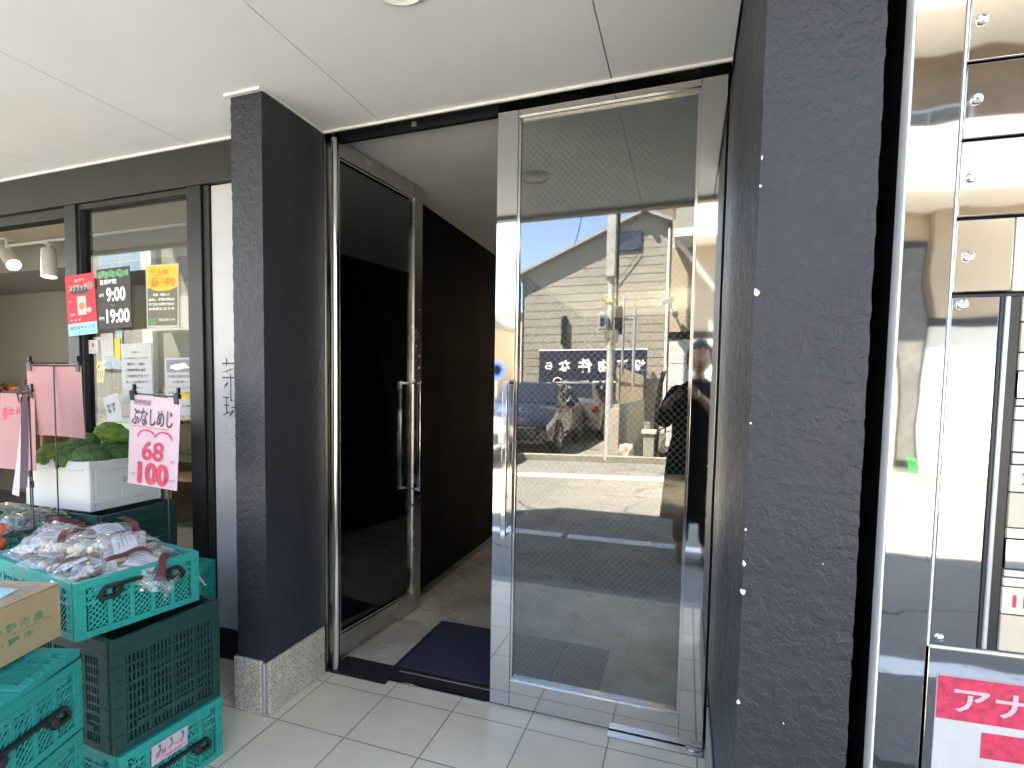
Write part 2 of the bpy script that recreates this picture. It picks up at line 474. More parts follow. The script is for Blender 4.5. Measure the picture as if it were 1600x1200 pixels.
# ------------------------------------------------------------------ lettering
def text(parent, s, m, c, w, h, right=(1, 0, 0), up=(0, 0, 1), name='lettering', bold=0.0, shear=0.0, lead=1.0, align='CENTER', off=.0012, res=3):
    cu = bpy.data.curves.new('t', 'FONT'); cu.body = s; cu.offset = bold; cu.shear = shear
    cu.resolution_u = res; cu.space_line = lead; cu.align_x = align; cu.fill_mode = 'FRONT'
    ob = bpy.data.objects.new('t', cu); COL.objects.link(ob)
    dg = bpy.context.evaluated_depsgraph_get()
    me = bpy.data.meshes.new_from_object(ob.evaluated_get(dg))
    bpy.data.objects.remove(ob); bpy.data.curves.remove(cu)
    if not me.vertices: return None
    xs = [v.co.x for v in me.vertices]; ys = [v.co.y for v in me.vertices]
    cx, cy = (max(xs) + min(xs)) / 2, (max(ys) + min(ys)) / 2
    kx = w / max(1e-6, max(xs) - min(xs)) if w else None
    ky = h / max(1e-6, max(ys) - min(ys)) if h else None
    kx = kx or ky; ky = ky or kx
    r, u = Vector(right).normalized(), Vector(up).normalized(); n = r.cross(u)
    inv = ROOT[parent.name].inverted()
    for v in me.vertices:
        p = Vector(c) + r * (v.co.x - cx) * kx + u * (v.co.y - cy) * ky + n * off
        v.co = inv @ p
    me.name = name
    return link(name, me, m, parent, smooth=False)

def stroke(bm, pts, w, frame, off=.0015):
    """a brushed line of varying width lying on the plane frame(u, v, n)"""
    pts = [Vector((p[0], p[1])) for p in pts]
    L = []
    for i, p in enumerate(pts):
        d = (pts[min(i + 1, len(pts) - 1)] - pts[max(i - 1, 0)]).normalized()
        n = Vector((-d.y, d.x)); ww = (w[i] if isinstance(w, (list, tuple)) else w) / 2
        a, b = p + n * ww, p - n * ww
        L.append((bm.verts.new(frame(a.x, a.y, off)), bm.verts.new(frame(b.x, b.y, off))))
    for (a, b), (c, d) in zip(L, L[1:]): bm.faces.new((a, b, d, c))

def arc(cx, cy, rx, ry, a0, a1, n=12):
    return [(cx + rx * math.cos(R(a0 + (a1 - a0) * i / n)), cy + ry * math.sin(R(a0 + (a1 - a0) * i / n))) for i in range(n + 1)]

def sheet(bm, o, r, u, w, h, t=.0012, curl=0.0, n=8):
    """thin paper sheet with a slight curl, lower-left corner o"""
    o, r, u = Vector(o), Vector(r).normalized(), Vector(u).normalized(); nn = r.cross(u)
    def f(k):
        def g(a, b):
            return o + r * (a * w) + u * (b * h) + nn * (curl * (math.sin(a * 3.14159) * (1 - b) + .4 * (1 - b) ** 2) + k)
        return g
    A = grid(bm, f(0), n, n); Bv = grid(bm, f(-t), n, n)
    for i in range(n):
        bm.faces.new((A[i][0], A[i + 1][0], Bv[i + 1][0], Bv[i][0])); bm.faces.new((A[i][n], A[i + 1][n], Bv[i + 1][n], Bv[i][n]))
        bm.faces.new((A[0][i], A[0][i + 1], Bv[0][i + 1], Bv[0][i])); bm.faces.new((A[n][i], A[n][i + 1], Bv[n][i + 1], Bv[n][i]))
    return bm

# ================================================================== CAMERA, LIGHT, SKY
H = 1.28
yaw, pit, rol = R(-20.9), R(-3.55), R(0.69)
fw = Vector((math.sin(yaw) * math.cos(pit), math.cos(yaw) * math.cos(pit), math.sin(pit)))
r0 = Vector((math.cos(yaw), -math.sin(yaw), 0)); u0 = r0.cross(fw)
rr = r0 * math.cos(rol) + u0 * math.sin(rol); uu = u0 * math.cos(rol) - r0 * math.sin(rol)
cd = bpy.data.cameras.new('camera'); cam = bpy.data.objects.new('camera', cd); COL.objects.link(cam)
cam.matrix_world = Matrix(((rr.x, uu.x, -fw.x, 0), (rr.y, uu.y, -fw.y, 0), (rr.z, uu.z, -fw.z, H), (0, 0, 0, 1)))
cd.sensor_width = 36; cd.lens = 876.43 / 1600 * 36
cd.shift_x = (800 - 736.81) / 1600; cd.shift_y = (659.89 - 600) / 1600
cd.clip_start = .02; cd.clip_end = 800
SC.camera = cam

SUN_EL, SUN_AZ = R(58), R(50)            # azimuth measured from +Y towards -X
W = bpy.data.worlds.new('World'); SC.world = W; W.use_nodes = True
bgn = W.node_tree.nodes['Background']; sky = W.node_tree.nodes.new('ShaderNodeTexSky')
sky.sky_type = 'NISHITA'; sky.sun_disc = False; sky.sun_elevation = SUN_EL; sky.sun_rotation = -SUN_AZ
sky.air_density = 1.0; sky.dust_density = .25; sky.ozone_density = 2.5; sky.altitude = 2500
W.node_tree.links.new(sky.outputs[0], bgn.inputs[0]); bgn.inputs[1].default_value = .08
sl = bpy.data.lights.new('sun', 'SUN'); sl.energy = 3.5; sl.angle = R(.53); sl.color = (1, .965, .93)
so = bpy.data.objects.new('sun', sl); COL.objects.link(so)
sd = Vector((-math.sin(SUN_AZ) * math.cos(SUN_EL), math.cos(SUN_AZ) * math.cos(SUN_EL), math.sin(SUN_EL)))
so.rotation_euler = sd.to_track_quat('Z', 'Y').to_euler()
vs = SC.view_settings; vs.view_transform = 'Standard'; vs.look = 'None'; vs.gamma = 1; vs.exposure = 4.5; vs.use_white_balance = True; vs.white_balance_temperature = 8000; vs.white_balance_tint = 10
cy = SC.cycles
cy.max_bounces = 14; cy.diffuse_bounces = 6; cy.glossy_bounces = 8; cy.transmission_bounces = 8; cy.transparent_max_bounces = 40
cy.caustics_reflective = False; cy.caustics_refractive = False; cy.sample_clamp_indirect = 6; cy.use_denoising = True
cy.blur_glossy = .3

# ================================================================== SETTING
ZC, YF = 2.35, 2.05                       # soffit height, ceiling edge at the door
bm = B(); box(bm, -160, 160, -160, 60, -.30, -.012); struct('road', bm, M['asphalt'])
bm = B(); box(bm, -6.4, 2.6, .70, 2.10, -.20, 0); struct('porch_floor', bm, M['tile'])
bm = B(); box(bm, -6.4, 2.6, .585, .697, -.20, -.004); struct('kerb', bm, M['concrete'], bevel=.006)
for i, (a, b) in enumerate((((-9, -.62), (-.985, -.615)), ((-.93, -.613), (1.9, -.66)), ((2.05, -.66), (7, -.8)))):
    bm = B(); bar(bm, (a[0], a[1], -.010), (b[0], b[1], -.010), .15, .006, (0, 0, 1)); struct('road_marking', bm, M['paint'])
for dy in (0, .21):
    bm = B(); bar(bm, (-12, -1.85 - dy, -.010), (12, -6.6 - dy, -.010), .10 if dy else .13, .006, (0, 0, 1)); struct('road_marking', bm, M['paint'])
bm = B(); bar(bm, (-12, -3.75, .02), (-1.35, -5.87, .02), .16, .16, (0, 0, 1)); bar(bm, (-1.3, -5.9, .02), (9, -7.75, .02), .16, .16, (0, 0, 1)); struct('kerb', bm, M['concrete'], bevel=.01)
bm = B(); box(bm, -1.475, .11, 2.17, 9, -.1, -.002); struct('corridor_floor', bm, M['corrfloor'])
bm = B(); box(bm, .111, 3.2, 3.2, 8.6, -.1, -.004); struct('added_court_floor', bm, M['concrete'])  # unseen open court, added to bring daylight into the corridor
bm = B(); box(bm, -9, -2.0, 2.0, 5.2, -.1, -.003); struct('shop_floor', bm, M['shopfloor'])

# ---------------- the building over the porch
bld = thing('building', 'building with a pale panelled porch ceiling and charcoal shop fascia above the entrance', 'building', (-1.5, 2.1, 0))
bm = B()
seams = [-6.675, -5.765, -4.855, -3.945, -3.025, -2.115, -1.192, -.278]
xs = seams + [.106]
for a, b in zip(xs, xs[1:]):
    box(bm, a + .0022, b - .0022, .76, 1.95, ZC, ZC + .03)
    if a >= -1.3: box(bm, a + .0022, b - .0022, 1.9501, YF, ZC, ZC + .03)
box(bm, -1.4715, -1.1942, 1.9501, YF, ZC, ZC + .03)
box(bm, .1102, 1.02, .76, 1.12, ZC, ZC + .03); box(bm, 1.0244, 1.93, .76, 1.12, ZC, ZC + .03); box(bm, 1.9344, 2.6, .76, 1.12, ZC, ZC + .03)
part('soffit', bm, M['soffit'], bld, world=True, smooth=False)
bm = B(); box(bm, -6.7, 2.62, .757, 2.14, ZC + .035, ZC + .10); part('ceiling_backing', bm, M['dark'], bld, world=True)
bm = B()
box(bm, -6.7, -1.615, 1.948, 1.958, ZC - .010, ZC - .0005); box(bm, -1.633, -1.468, 1.668, 1.684, ZC - .009, ZC - .0005)
box(bm, -1.473, -1.464, 1.6845, YF, ZC - .006, ZC - .0005); box(bm, -1.463, .104, YF - .007, YF + .003, ZC - .009, ZC - .0005)
part('ceiling_trim', bm, M['trim'], bld, world=True)
bm = B(); box(bm, -6.7, 2.62, .70, .756, ZC - .02, 2.75); part('soffit_edge', bm, M['creamwall'], bld, world=True)
# upper floors, stepped
for a, b, z in ((-14, -4.25, 5.05), (-4.249, -2.8, 6.3), (-2.799, 8, 9.0)):
    bm = B(); box(bm, a, b, .76, 3.2, 2.46, z); part('upper_wall', bm, M['creamwall'], bld, world=True)
for a, b, c, d in ((-14, .16, 3.201, 9.1), (.161, 3.2, 8.6, 9.1), (3.201, 8, 3.201, 9.1)):
    bm = B(); box(bm, a, b, c, d, 2.60, 2.9); part('rear_roof', bm, M['creamwall'], bld, world=True)  # low rear roof, left open above the added court for daylight
# walls behind
bm = B(); box(bm, -1.60, -1.53, 2.10, 9, 0, 2.45); part('corridor_wall', bm, M['corrwall'], bld, world=True)
bm = B(); box(bm, .125, .2, 6.501, 8.199, 2.3, 2.45); part('corridor_wall', bm, M['corrwall'], bld, world=True)
for a, b in ((2.16, 6.5), (8.2, 9)):
    bm = B(); box(bm, .125, .2, a, b, 0, 2.45); part('corridor_wall', bm, M['corrwall'], bld, world=True)  # right wall broken deep inside so the added court lights the corridor
for a, b, c, d in ((3.1, 3.2, 3.3, 8.6), (.2, 3.1, 8.5, 8.6), (.2, 3.1, 3.21, 3.3)):
    bm = B(); box(bm, a, b, c, d, 0, 2.595); part('added_court_wall', bm, M['creamwall'], bld, world=True)  # pale walls of the added court, bouncing daylight into the corridor
bm = B(); box(bm, -1.6, .2, 9.001, 9.1, 0, 2.45); part('corridor_wall', bm, M['corrwall'], bld, world=True)
bm = B(); box(bm, -1.529, .124, 2.164, 9, 2.386, 2.45); part('corridor_ceiling', bm, M['corrceil'], bld, world=True)
bm = B(); box(bm, -1.9, -1.601, 2.06, 2.3, 0, 2.385); part('shop_partition', bm, M['fascia'], bld, world=True)
bm = B(); box(bm, -6.7, -1.617, 1.96, 2.06, 2.172, 2.384); part('shop_fascia', bm, M['fascia'], bld, world=True)
bm = B(); box(bm, .2925, 3.0, 1.9, 2.0, 0, ZC); part('side_wall', bm, M['black'], bld, world=True)
bm = B(); box(bm, -14, -6.71, 1.0, 2.0, 0, 2.45); part('side_wall', bm, M['creamwall'], bld, world=True)
bm = B(); box(bm, 2.63, 8, .80, 2.0, 0, 2.45); part('side_wall', bm, M['creamwall'], bld, world=True)
# shop shell
bm = B(); box(bm, -9, -1.901, 4.2, 4.3, 0, 2.6); part('shop_wall', bm, M['wallbeige'], bld, world=True)
bm = B(); box(bm, -1.99, -1.902, 2.31, 4.19, 0, 2.6); part('shop_wall', bm, M['wallbeige'], bld, world=True)
bm = B(); box(bm, -9.1, -9, 2.07, 4.3, 0, 2.6); part('shop_wall', bm, M['wallbeige'], bld, world=True)
bm = B(); box(bm, -9, -1.902, 3.35, 4.199, 2.28, 2.53); part('shop_bulkhead', bm, M['shopceil'], bld, world=True)
bm = B(); box(bm, -9, -1.902, 2.07, 4.3, 2.535, 2.58); part('shop_ceiling', bm, M['shopceil'], bld, world=True)
bm = B(); box(bm, -5.45, -5.36, 4.08, 4.199, 0, 2.279); part('shop_wall_rib', bm, M['wallbeige'], bld, world=True)

# ---------------- pillars
def stucco_block(x0, x1, y0, y1, z0, z1, step=.009, amp=.0013, seed=0):
    per = [(x0, y1), (x0, y0), (x1, y0), (x1, y1)]
    pts = []
    for (a, b), (c, d) in zip(per, per[1:]):
        n = max(2, int(math.hypot(c - a, d - b) / step))
        nx, ny = (d - b), -(c - a)
        l = math.hypot(nx, ny)
        for i in range(n): pts.append((a + (c - a) * i / n, b + (d - b) * i / n))
    pts.append(per[-1])
    nz = int((z1 - z0) / step)
    cx, cyy = (x0 + x1) / 2, (y0 + y1) / 2
    bm = B()
    def f(i, j):
        x, y = pts[min(len(pts) - 1, int(round(i * (len(pts) - 1))))]
        z = z0 + (z1 - z0) * j
        k = noise.noise(Vector((x * 50 + seed, y * 50, z * 50))) + .5 * noise.noise(Vector((x * 70, y * 70 + seed, z * 70)))
        k = max(0, min(1, k * 2.2 + .5)) * amp
        ex = (1 if x > x1 - 1e-4 else -1 if x < x0 + 1e-4 else 0); ey = -1 if y < y0 + 1e-4 else 0
        return Vector((x + ex * k, y + ey * k, z))
    grid(bm, f, len(pts) - 1, nz)
    return bm

pl = thing('pillar', 'dark stucco pillar on a speckled granite plinth left of the glass doors', 'pillar', (-1.55, 1.87, 0))
part('shaft', stucco_block(-1.617, -1.4755, 1.687, 2.06, .21, ZC + .01, seed=3), M['stucco'], pl, world=True, sharp=60)
bm = B(); box(bm, -1.630, -1.4985, 1.674, 2.045, 0, .214); part('plinth', bm, M['granite'], pl, world=True, bevel=.004)
bm = B(); box(bm, -1.4835, -1.4655, 1.690, 2.045, 0, .212); part('plinth', bm, M['granite'], pl, world=True, bevel=.003)
bm = B(); box(bm, -1.4975, -1.4845, 1.679, 1.70, 0, .205); part('corner_strip', bm, M['galv'], pl, world=True, bevel=.002)

pr = thing('pillar', 'broad blue black stucco pillar with chipped paint between the glass door and the steel mailboxes', 'pillar', (.2, 1.6, 0))
part('shaft', stucco_block(.112, .292, 1.16, 2.08, .005, ZC + .12, step=.008, amp=.0014, seed=11), M['stucco'], pr, world=True, sharp=60)
bm = B(); box(bm, .1015, .1105, 1.20, 2.045, 0, .19); part('plinth', bm, M['concrete'], pr, world=True, bevel=.003)
chips = [(.1135, 1.46, .010, .012), (.1125, 1.65, .004, .005), (.113, 1.70, .003, .006), (.113, 1.22, .004, .005), (.1125, 1.02, .004, .004), (.112, .955, .006, .009), (.112, .90, .009, .012), (.1125, .685, .006, .006), (.24, .97, .002, .002), (.19, .66, .002, .002)]
for cx, cz, a, b in chips:
    bm = B(); k = rnd.random() * 6; a, b = a * .46, b * .5
    poly = [(cx + a * (1 + .3 * math.sin(3 * t + k)) * math.cos(t), cz + b * (1 + .3 * math.cos(2 * t + k)) * math.sin(t)) for t in [i * .524 for i in range(12)]]
    prism(bm, poly, lambda u, v, d: (u, d, v), 1.1545, 1.159)
    part('paint_chip', bm, M['trim'], pr, world=True)

# ---------------- door frame
fr = thing('door_frame', 'steel door frame with black header around the double glass entrance', 'door frame', (-.7, 2.1, 0))
bm = B(); box(bm, -1.4745, -1.4625, YF + .001, 2.12, 0, ZC - .001); part('jamb', bm, M['steel2'], fr, world=True)
bm = B(); box(bm, .1010, .1115, YF, 2.15, .19, ZC - .001); part('jamb', bm, M['steel'], fr, world=True)
bm = B(); box(bm, -1.529, -1.476, 2.061, 2.084, 0, 2.38); part('jamb_back', bm, M['dark'], fr, world=True)
bm = B(); box(bm, .0965, .124, 2.152, 2.2, 0, 2.38); part('jamb_back', bm, M['dark'], fr, world=True)
bm = B(); box(bm, -1.475, .124, 2.14, 2.163, 2.340, 2.384); part('header', bm, M['dkmetal'], fr, world=True)
bm = B(); box(bm, -1.095, -1.075, 2.133, 2.139, 2.352, 2.37); part('header_stop', bm, M['galv'], fr, world=True)
bm = B(); box(bm, -1.46, .10, YF + .004, 2.139, 2.3765, 2.384); part('track_cover', bm, M['dark'], fr, world=True)
bm = B(); tube(bm, [(-1.434, 2.085, .006), (-1.434, 2.085, 2.33)], .0195, 24); o = part('guard_tube', bm, M['steel2'], fr, world=True)
bm = B(); tube(bm, [(-1.434, 2.066, 2.31), (-1.434, 2.0625, 2.31)], .005, 10); part('tube_screw', bm, M['chrome'], o, world=True)
bm = B(); box(bm, -1.462, -1.17, 2.055, 2.21, -.02, .004); part('pivot_cover', bm, M['rubber'], fr, world=True)
bm = B(); box(bm, -1.169, -.235, 2.098, 2.175, -.02, .003); part('threshold', bm, M['rubber'], fr, world=True)
bm = B(); box(bm, -1.168, -.72, 2.085, 2.096, -.01, .006); part('threshold_edge', bm, M['steel2'], fr, world=True)
bm = B(); box(bm, -.232, .098, 2.045, 2.165, -.02, .0035); part('floor_plate', bm, M['dullsteel'], fr, world=True)

# ---------------- glass leaves: local x along the leaf from the hinge, -y outside face
def leaf(name, label, loc, rz, width, glass, hinge_left, handle_x, h=2.374, T=.04, fm='steel'):
    t = thing(name, label, 'glass door', loc, rz)
    s, tr, brl, z0 = .081, .074, .106, .007
    for a, b in ((0, s), (width - s, width)):
        bm = B(); box(bm, a, b, -T / 2, T / 2, z0, h); part('stile', bm, M[fm], t, bevel=.0012)
    bm = B(); box(bm, s + .0008, width - s - .0008, -T / 2 + .001, T / 2 - .001, h - tr, h); part('top_rail', bm, M[fm], t, bevel=.001)
    bm = B(); box(bm, s + .0008, width - s - .0008, -T / 2 + .001, T / 2 - .001, z0, z0 + brl); part('bottom_rail', bm, M[fm], t, bevel=.001)
    bm = B()
    for a, b, c, d in ((s, width - s, h - tr - .010, h - tr - .001), (s, width - s, z0 + brl + .001, z0 + brl + .012)): box(bm, a + .001, b - .001, -.013, .013, c, d)
    for a, b in ((s + .0005, s + .009), (width - s - .009, width - s - .0005)): box(bm, a, b, -.012, .012, z0 + brl + .0125, h - tr - .0105)
    part('glazing_bead', bm, M['steel2'], t)
    bm = B(); box(bm, s + .004, width - s - .004, -.0034, .0034, z0 + brl + .003, h - tr - .003); part('glass_pane', bm, glass, t, smooth=False)
    for sg in (-1, 1):
        y = sg * (T / 2 + .044)
        bm = B(); box(bm, handle_x - .011, handle_x + .011, y - .009, y + .009, .70, 1.312)
        hd = part('pull_handle', bm, M['chrome'], t, bevel=.003)
        bm = B()
        for z in (.712, 1.300):
            box(bm, handle_x - .010, handle_x + .010, min(sg * T / 2, y - sg * .0092), max(sg * T / 2, y - sg * .0092), z - .006, z + .006)
        part('bracket', bm, M['chrome'], hd, bevel=.001)
    if hinge_left:
        bm = B(); cx = handle_x
        lathe(bm, [(.0125, 0), (.0125, .004), (.009, .006), (.003, .007)], 18, (cx, -T / 2, .615), (0, -1, 0)); part('lock_cylinder', bm, M['chrome'], t)
    return t

closed = leaf('glass_door', 'closed wired glass door in a mirror steel frame reflecting the sunny street', (-.705, 2.11, 0), 0, .800, M['wired'], False, .060)
opened = leaf('glass_door', 'open glass door swung inward against the black corridor wall', (-1.506, 2.108, 0), R(90 - 6.1), .775, M['darkglass'], True, .69, fm='brushed')
bm = B(); lathe(bm, [(.03, 0), (.03, .0045)], 20, (.772, -.012, .002)); part('pivot', bm, M['steel2'], closed)

# ---------------- mat
mt = thing('floor_mat', 'navy entrance mat with black rubber edge lying inside the doorway', 'door mat', (-.76, 2.47, 0))
bm = B(); box(bm, -1.212, -.305, 2.188, 2.752, -.001, .0045); part('rubber_edge', bm, M['rubber'], mt, world=True, bevel=.002)
bm = B(); box(bm, -1.192, -.325, 2.208, 2.732, .005, .0095); part('pile', bm, M['mat'], mt, world=True, bevel=.002)

# ---------------- porch downlight
dl = thing('downlight', 'round recessed downlight in the porch ceiling', 'ceiling light', (-.752, 1.382, ZC))
bm = B(); lathe(bm, [(.083, -.001), (.083, -.006), (.074, -.009), (.068, -.004), (.066, .0)], 40); part('trim_ring', bm, M['white'], dl)
bm = B(); lathe(bm, [(.066, -.0005), (.058, -.0008)], 40); part('reflector', bm, M['steel2'], dl)
bm = B(); lathe(bm, [(.055, -.0012), (.05, -.006), (.03, -.009), (.01, -.0095)], 30); part('lens', bm, M['cream'], dl)

# ---------------- shopfront
sf = thing('shopfront', 'charcoal aluminium shopfront with a fixed pane beside an open doorway', 'shopfront', (-2.5, 1.99, 0))
def fbox(nm, a, b, c, d, z0, z1, m='dkmetal'):
    bm = B(); box(bm, a, b, c, d, z0, z1); return part(nm, bm, M[m], sf, world=True, bevel=.002)
fbox('mullion', -2.968, -2.885, 1.962, 2.05, 0, 2.171); fbox('mullion', -2.147, -2.062, 1.962, 2.05, 0, 2.171)
fbox('mullion_edge', -2.061, -2.027, 1.975, 2.04, 0, 2.171, 'dark'); fbox('mullion_edge', -2.884, -2.872, 1.975, 2.04, .0, 2.171, 'dark')
fbox('bottom_rail', -2.871, -2.148, 1.967, 2.045, 0, .07); fbox('top_rail', -2.871, -2.148, 1.975, 2.045, 2.145, 2.171, 'dark')
fbox('door_track', -6.5, -2.969, 1.985, 2.05, 2.12, 2.171, 'dark')
bm = B(); box(bm, -2.873, -2.145, 2.0, 2.006, .068, 2.147); part('glass_pane', bm, M['glass'], sf, world=True, smooth=False)
fbox('sign_base', -2.026, -1.62, 1.975, 2.04, 0, .138, 'dark')
sg = thing('light_box_sign', 'tall white shop sign panel half hidden behind the left pillar', 'sign', (-1.82, 1.98, .14))
bm = B(); box(bm, -2.025, -1.62, 1.985, 2.04, .14, 2.17); part('face', bm, M['acrylic'], sg, world=True, bevel=.004)
# brushed characters (stems, leaf drops) and fine lettering under them
bm = B()
def sgf(u, v, n): return Vector((u, 1.985 - n, v))
X0, Z0, K = -1.972, 1.397, .00282            # px from the crop -> metres on the panel
def q(x, y): return (X0 + (x - 150) / 7.5 * K, Z0 - (y - 100) / 7.5 * K)
S = 1.0
for a, b, w in (((145, 157), (400, 157), .0035), ((217, 95), (217, 190), .0035), ((345, 95), (345, 190), .0035), ((148, 327), (420, 327), .0035), ((275, 285), (275, 600), .003), ((275, 600), (300, 602), .003), ((148, 562), (252, 566), .003), ((205, 566), (207, 750), .003), ((165, 660), (247, 660), .003), ((155, 780), (258, 738), .003), ((280, 685), (430, 682), .003), ((330, 600), (400, 602), .003), ((350, 690), (350, 900), .003)):
    stroke(bm, [q(*a), q(*b)], w * 1.7, sgf)
stroke(bm, [q(150, 262), q(200, 255), q(260, 232), q(330, 215)], [.002, .004, .004, .002], sgf, .0018)
for x, y in ((217, 157), (228, 250), (272, 232), (275, 327), (278, 598), (207, 660)):
    stroke(bm, [q(x - 12, y), q(x, y), q(x + 12, y)], [.002, .009, .002], sgf, .0021)
stroke(bm, [q(172, 458), q(195, 420), q(220, 400), q(243, 382)], [.001, .009, .009, .001], sgf)
stroke(bm, [q(250, 795), q(275, 760), q(300, 735), q(325, 715)], [.001, .011, .011, .001], sgf, .0019)
stroke(bm, [q(330, 400), q(365, 430), q(390, 470)], [.001, .009, .001], sgf)
part('lettering', bm, M['ink'], sg, world=True, smooth=False)
bm = B()
stroke(bm, [q(a, b) for a, b in arc(185, 950, 30, 65, 100, -250, 18)] + [q(215, 1005), q(260, 990)], .0011, sgf)
stroke(bm, [q(235, 880), q(228, 840), q(255, 790), q(300, 800), q(300, 860), q(285, 950), q(275, 985), q(300, 990), q(330, 970)], .0012, sgf, .0018)
stroke(bm, [q(300, 1045), q(330, 1000), q(370, 960), q(400, 1000)], .0011, sgf)
part('script_lettering', bm, M['greyink'], sg, world=True, smooth=False)
text(sg, 'Vegetable', M['greyink'], (q(330, 1075)[0], 1.985, q(330, 1075)[1]), .085, .008)
text(sg, 'Fruit and greens', M['greyink'], (q(330, 1118)[0], 1.985, q(330, 1118)[1]), .135, .007)

# ---------------- notices on the shop window
def poster(label, name, x0, x1, z0, z1, Y, m, dz=0.0, cat='poster', curl=0.0):
    t = thing(name, label, cat, ((x0 + x1) / 2, Y, z0))
    r = Vector((x1 - x0, 0, dz)).normalized(); u = Vector((-r.z, 0, r.x))
    bm = B(); sheet(bm, (x0, Y, z0), r, u, x1 - x0, z1 - z0, curl=curl, n=6 if curl else 1); part('paper', bm, M[m], t, world=True)
    def put(s, mm, fx, fz, w, h, **k):
        c = Vector((x0, Y, z0)) + r * ((x1 - x0) * fx) + u * ((z1 - z0) * fz)
        return text(t, s, M[mm], c, w * (x1 - x0) if w else None, h * (z1 - z0) if h else None, r, u, **k)
    def patch(nm, mm, a, b, c, d, off=.0012, poly=None):
        bm = B(); o = Vector((x0, Y, z0)); Wd, Hd = x1 - x0, z1 - z0
        pts = poly or [(a, c), (b, c), (b, d), (a, d)]
        nn = r.cross(u)
        prism(bm, pts, lambda uu_, vv, dd: o + r * (uu_ * Wd) + u * (vv * Hd) + nn * dd, .0002, off)
        return part(nm, bm, M[mm], t, world=True, smooth=False)
    return t, put, patch
rag = random.Random(3)
def ragged(cx, cz, rx, rz, n=22, amp=.12):
    return [(cx + rx * (1 + rag.uniform(-amp, amp)) * math.cos(6.283 * i / n), cz + rz * (1 + rag.uniform(-amp, amp)) * math.sin(6.283 * i / n)) for i in range(n)]

t, put, patch = poster('red lottery style poster with pale blue bottom band taped to the mullion', 'poster', -2.948, -2.737, 1.515, 1.815, 1.9555, 'redpaper', .012)
patch('blue_band', 'bluepaper', .0, 1, .0, .20)
patch('splash', 'ink', 0, 0, 0, 0, .0010, ragged(.50, .745, .34, .075, 26, .22)); patch('phone', 'paper', .38, .68, .33, .64); patch('phone_dot', 'orange', 0, 0, 0, 0, .0016, ragged(.53, .48, .10, .06, 14, .05)); patch('round_mark', 'pinkpaper', 0, 0, 0, 0, .0014, ragged(.83, .80, .12, .07, 16, .05)); patch('white_dot', 'paper', 0, 0, 0, 0, .0018, ragged(.78, .40, .08, .045, 12, .1))
put('スクラッチ', 'paper', .44, .79, .62, .11, bold=.03, off=.002); put('夏祭り', 'paper', .5, .905, .34, .05, bold=.02, off=.002); put('応募', 'paper', .15, .57, .12, .03); put('期間中', 'paper', .2, .35, .18, .035, bold=.02); put('■  ■  ■', 'paper', .28, .255, .35, .025); put('当たるチャンス', 'navy', .5, .125, .85, .055, bold=.03, off=.002); put('くじ', 'navy', .45, .05, .12, .03, off=.002)

t, put, patch = poster('black chalkboard notice with opening hours in white chalk', 'chalkboard', -2.732, -2.504, 1.547, 1.838, 1.9585, 'slate', .004, 'notice board')
patch('leaf_border', 'leafink', 0, 0, 0, 0, .0012, [(.03, .86), (.12, .83), (.2, .87), (.3, .82), (.4, .87), (.5, .83), (.62, .87), (.72, .82), (.85, .86), (.95, .84), (.95, .95), (.8, .93), (.7, .97), (.55, .93), (.45, .97), (.3, .94), (.2, .97), (.03, .94)])
put('営業時間', 'whiteink', .34, .775, .50, .085, bold=.02); put('9:00', 'whiteink', .56, .56, .58, .24, bold=.035); put('19:00', 'whiteink', .60, .20, .70, .24, bold=.035); put('AM', 'whiteink', .12, .56, .14, .06); put('PM', 'whiteink', .11, .17, .14, .06); put('〜', 'leafink', .45, .385, .16, .04)

t, put, patch = poster('yellow topped flyer with orange headline on the shop window', 'poster', -2.455, -2.247, 1.552, 1.848, 1.9985, 'paper', -.004)
patch('olive_field', 'olive', .04, .96, .03, .63, .0008); patch('yellow_burst', 'yellow', 0, 0, 0, 0, .0013, [(.03, .98), (.97, .98), (.97, .70), (.9, .62), (.7, .585), (.4, .58), (.2, .60), (.1, .65), (.03, .64)])
put('求人中', 'orange', .42, .87, .55, .12, bold=.06, off=.002); put('募集中!!', 'orange', .52, .72, .74, .16, bold=.06, off=.002)
for i, s in enumerate(('時給・早朝レジ', '品出し・野菜の袋詰め', '週二日から相談できます', 'お気軽にどうぞ')): put(s, 'whiteink', .48, .52 - i * .075, .80 if i else .5, .045, bold=.03, off=.002)
patch('green_mark', 'leafink', .07, .30, .05, .14, .0016); put('電話受付中', 'whiteink', .64, .12, .5, .04, off=.002)

t, put, patch = poster('white notice with several lines of black print beside the mullion of the pane', 'notice', -2.632, -2.425, 1.178, 1.475, 1.9985, 'paper', .003, 'notice')
for i, (s, w, h) in enumerate((('お客様へ', .28, .03), ('いつもありがとうございます', .78, .035), ('保冷ケース扱い', .62, .05), ('営業時間の出荷', .62, .05), ('ご利用出来ます！', .74, .05), ('詳しくは店員まで！', .72, .042), ('お願い', .25, .04), ('します', .25, .035))): put(s, 'ink', .5, .855 - i * .098, w, h, bold=.015)
t, put, patch = poster('white notice with a grey photo strip and orange lower band near the right mullion', 'notice', -2.338, -2.148, 1.13, 1.402, 1.9985, 'paper', .003, 'notice')
patch('photo', 'greyink', .06, .95, .75, .97); patch('yellow_band', 'yellow', .5, .98, .28, .40); patch('photo_detail', 'whiteink', 0, 0, 0, 0, .0016, ragged(.5, .85, .3, .06, 16, .4))
for i, (s, w) in enumerate((('長期に観光立ち', .85), ('お客様へ', .5), ('マンションよりお話', .92), ('お知らせします。', .8))): put(s, 'ink' if i != 2 else 'brown', .5, .68 - i * .095, w, .05)
put('お申込', 'ink', .74, .16, .4, .05)
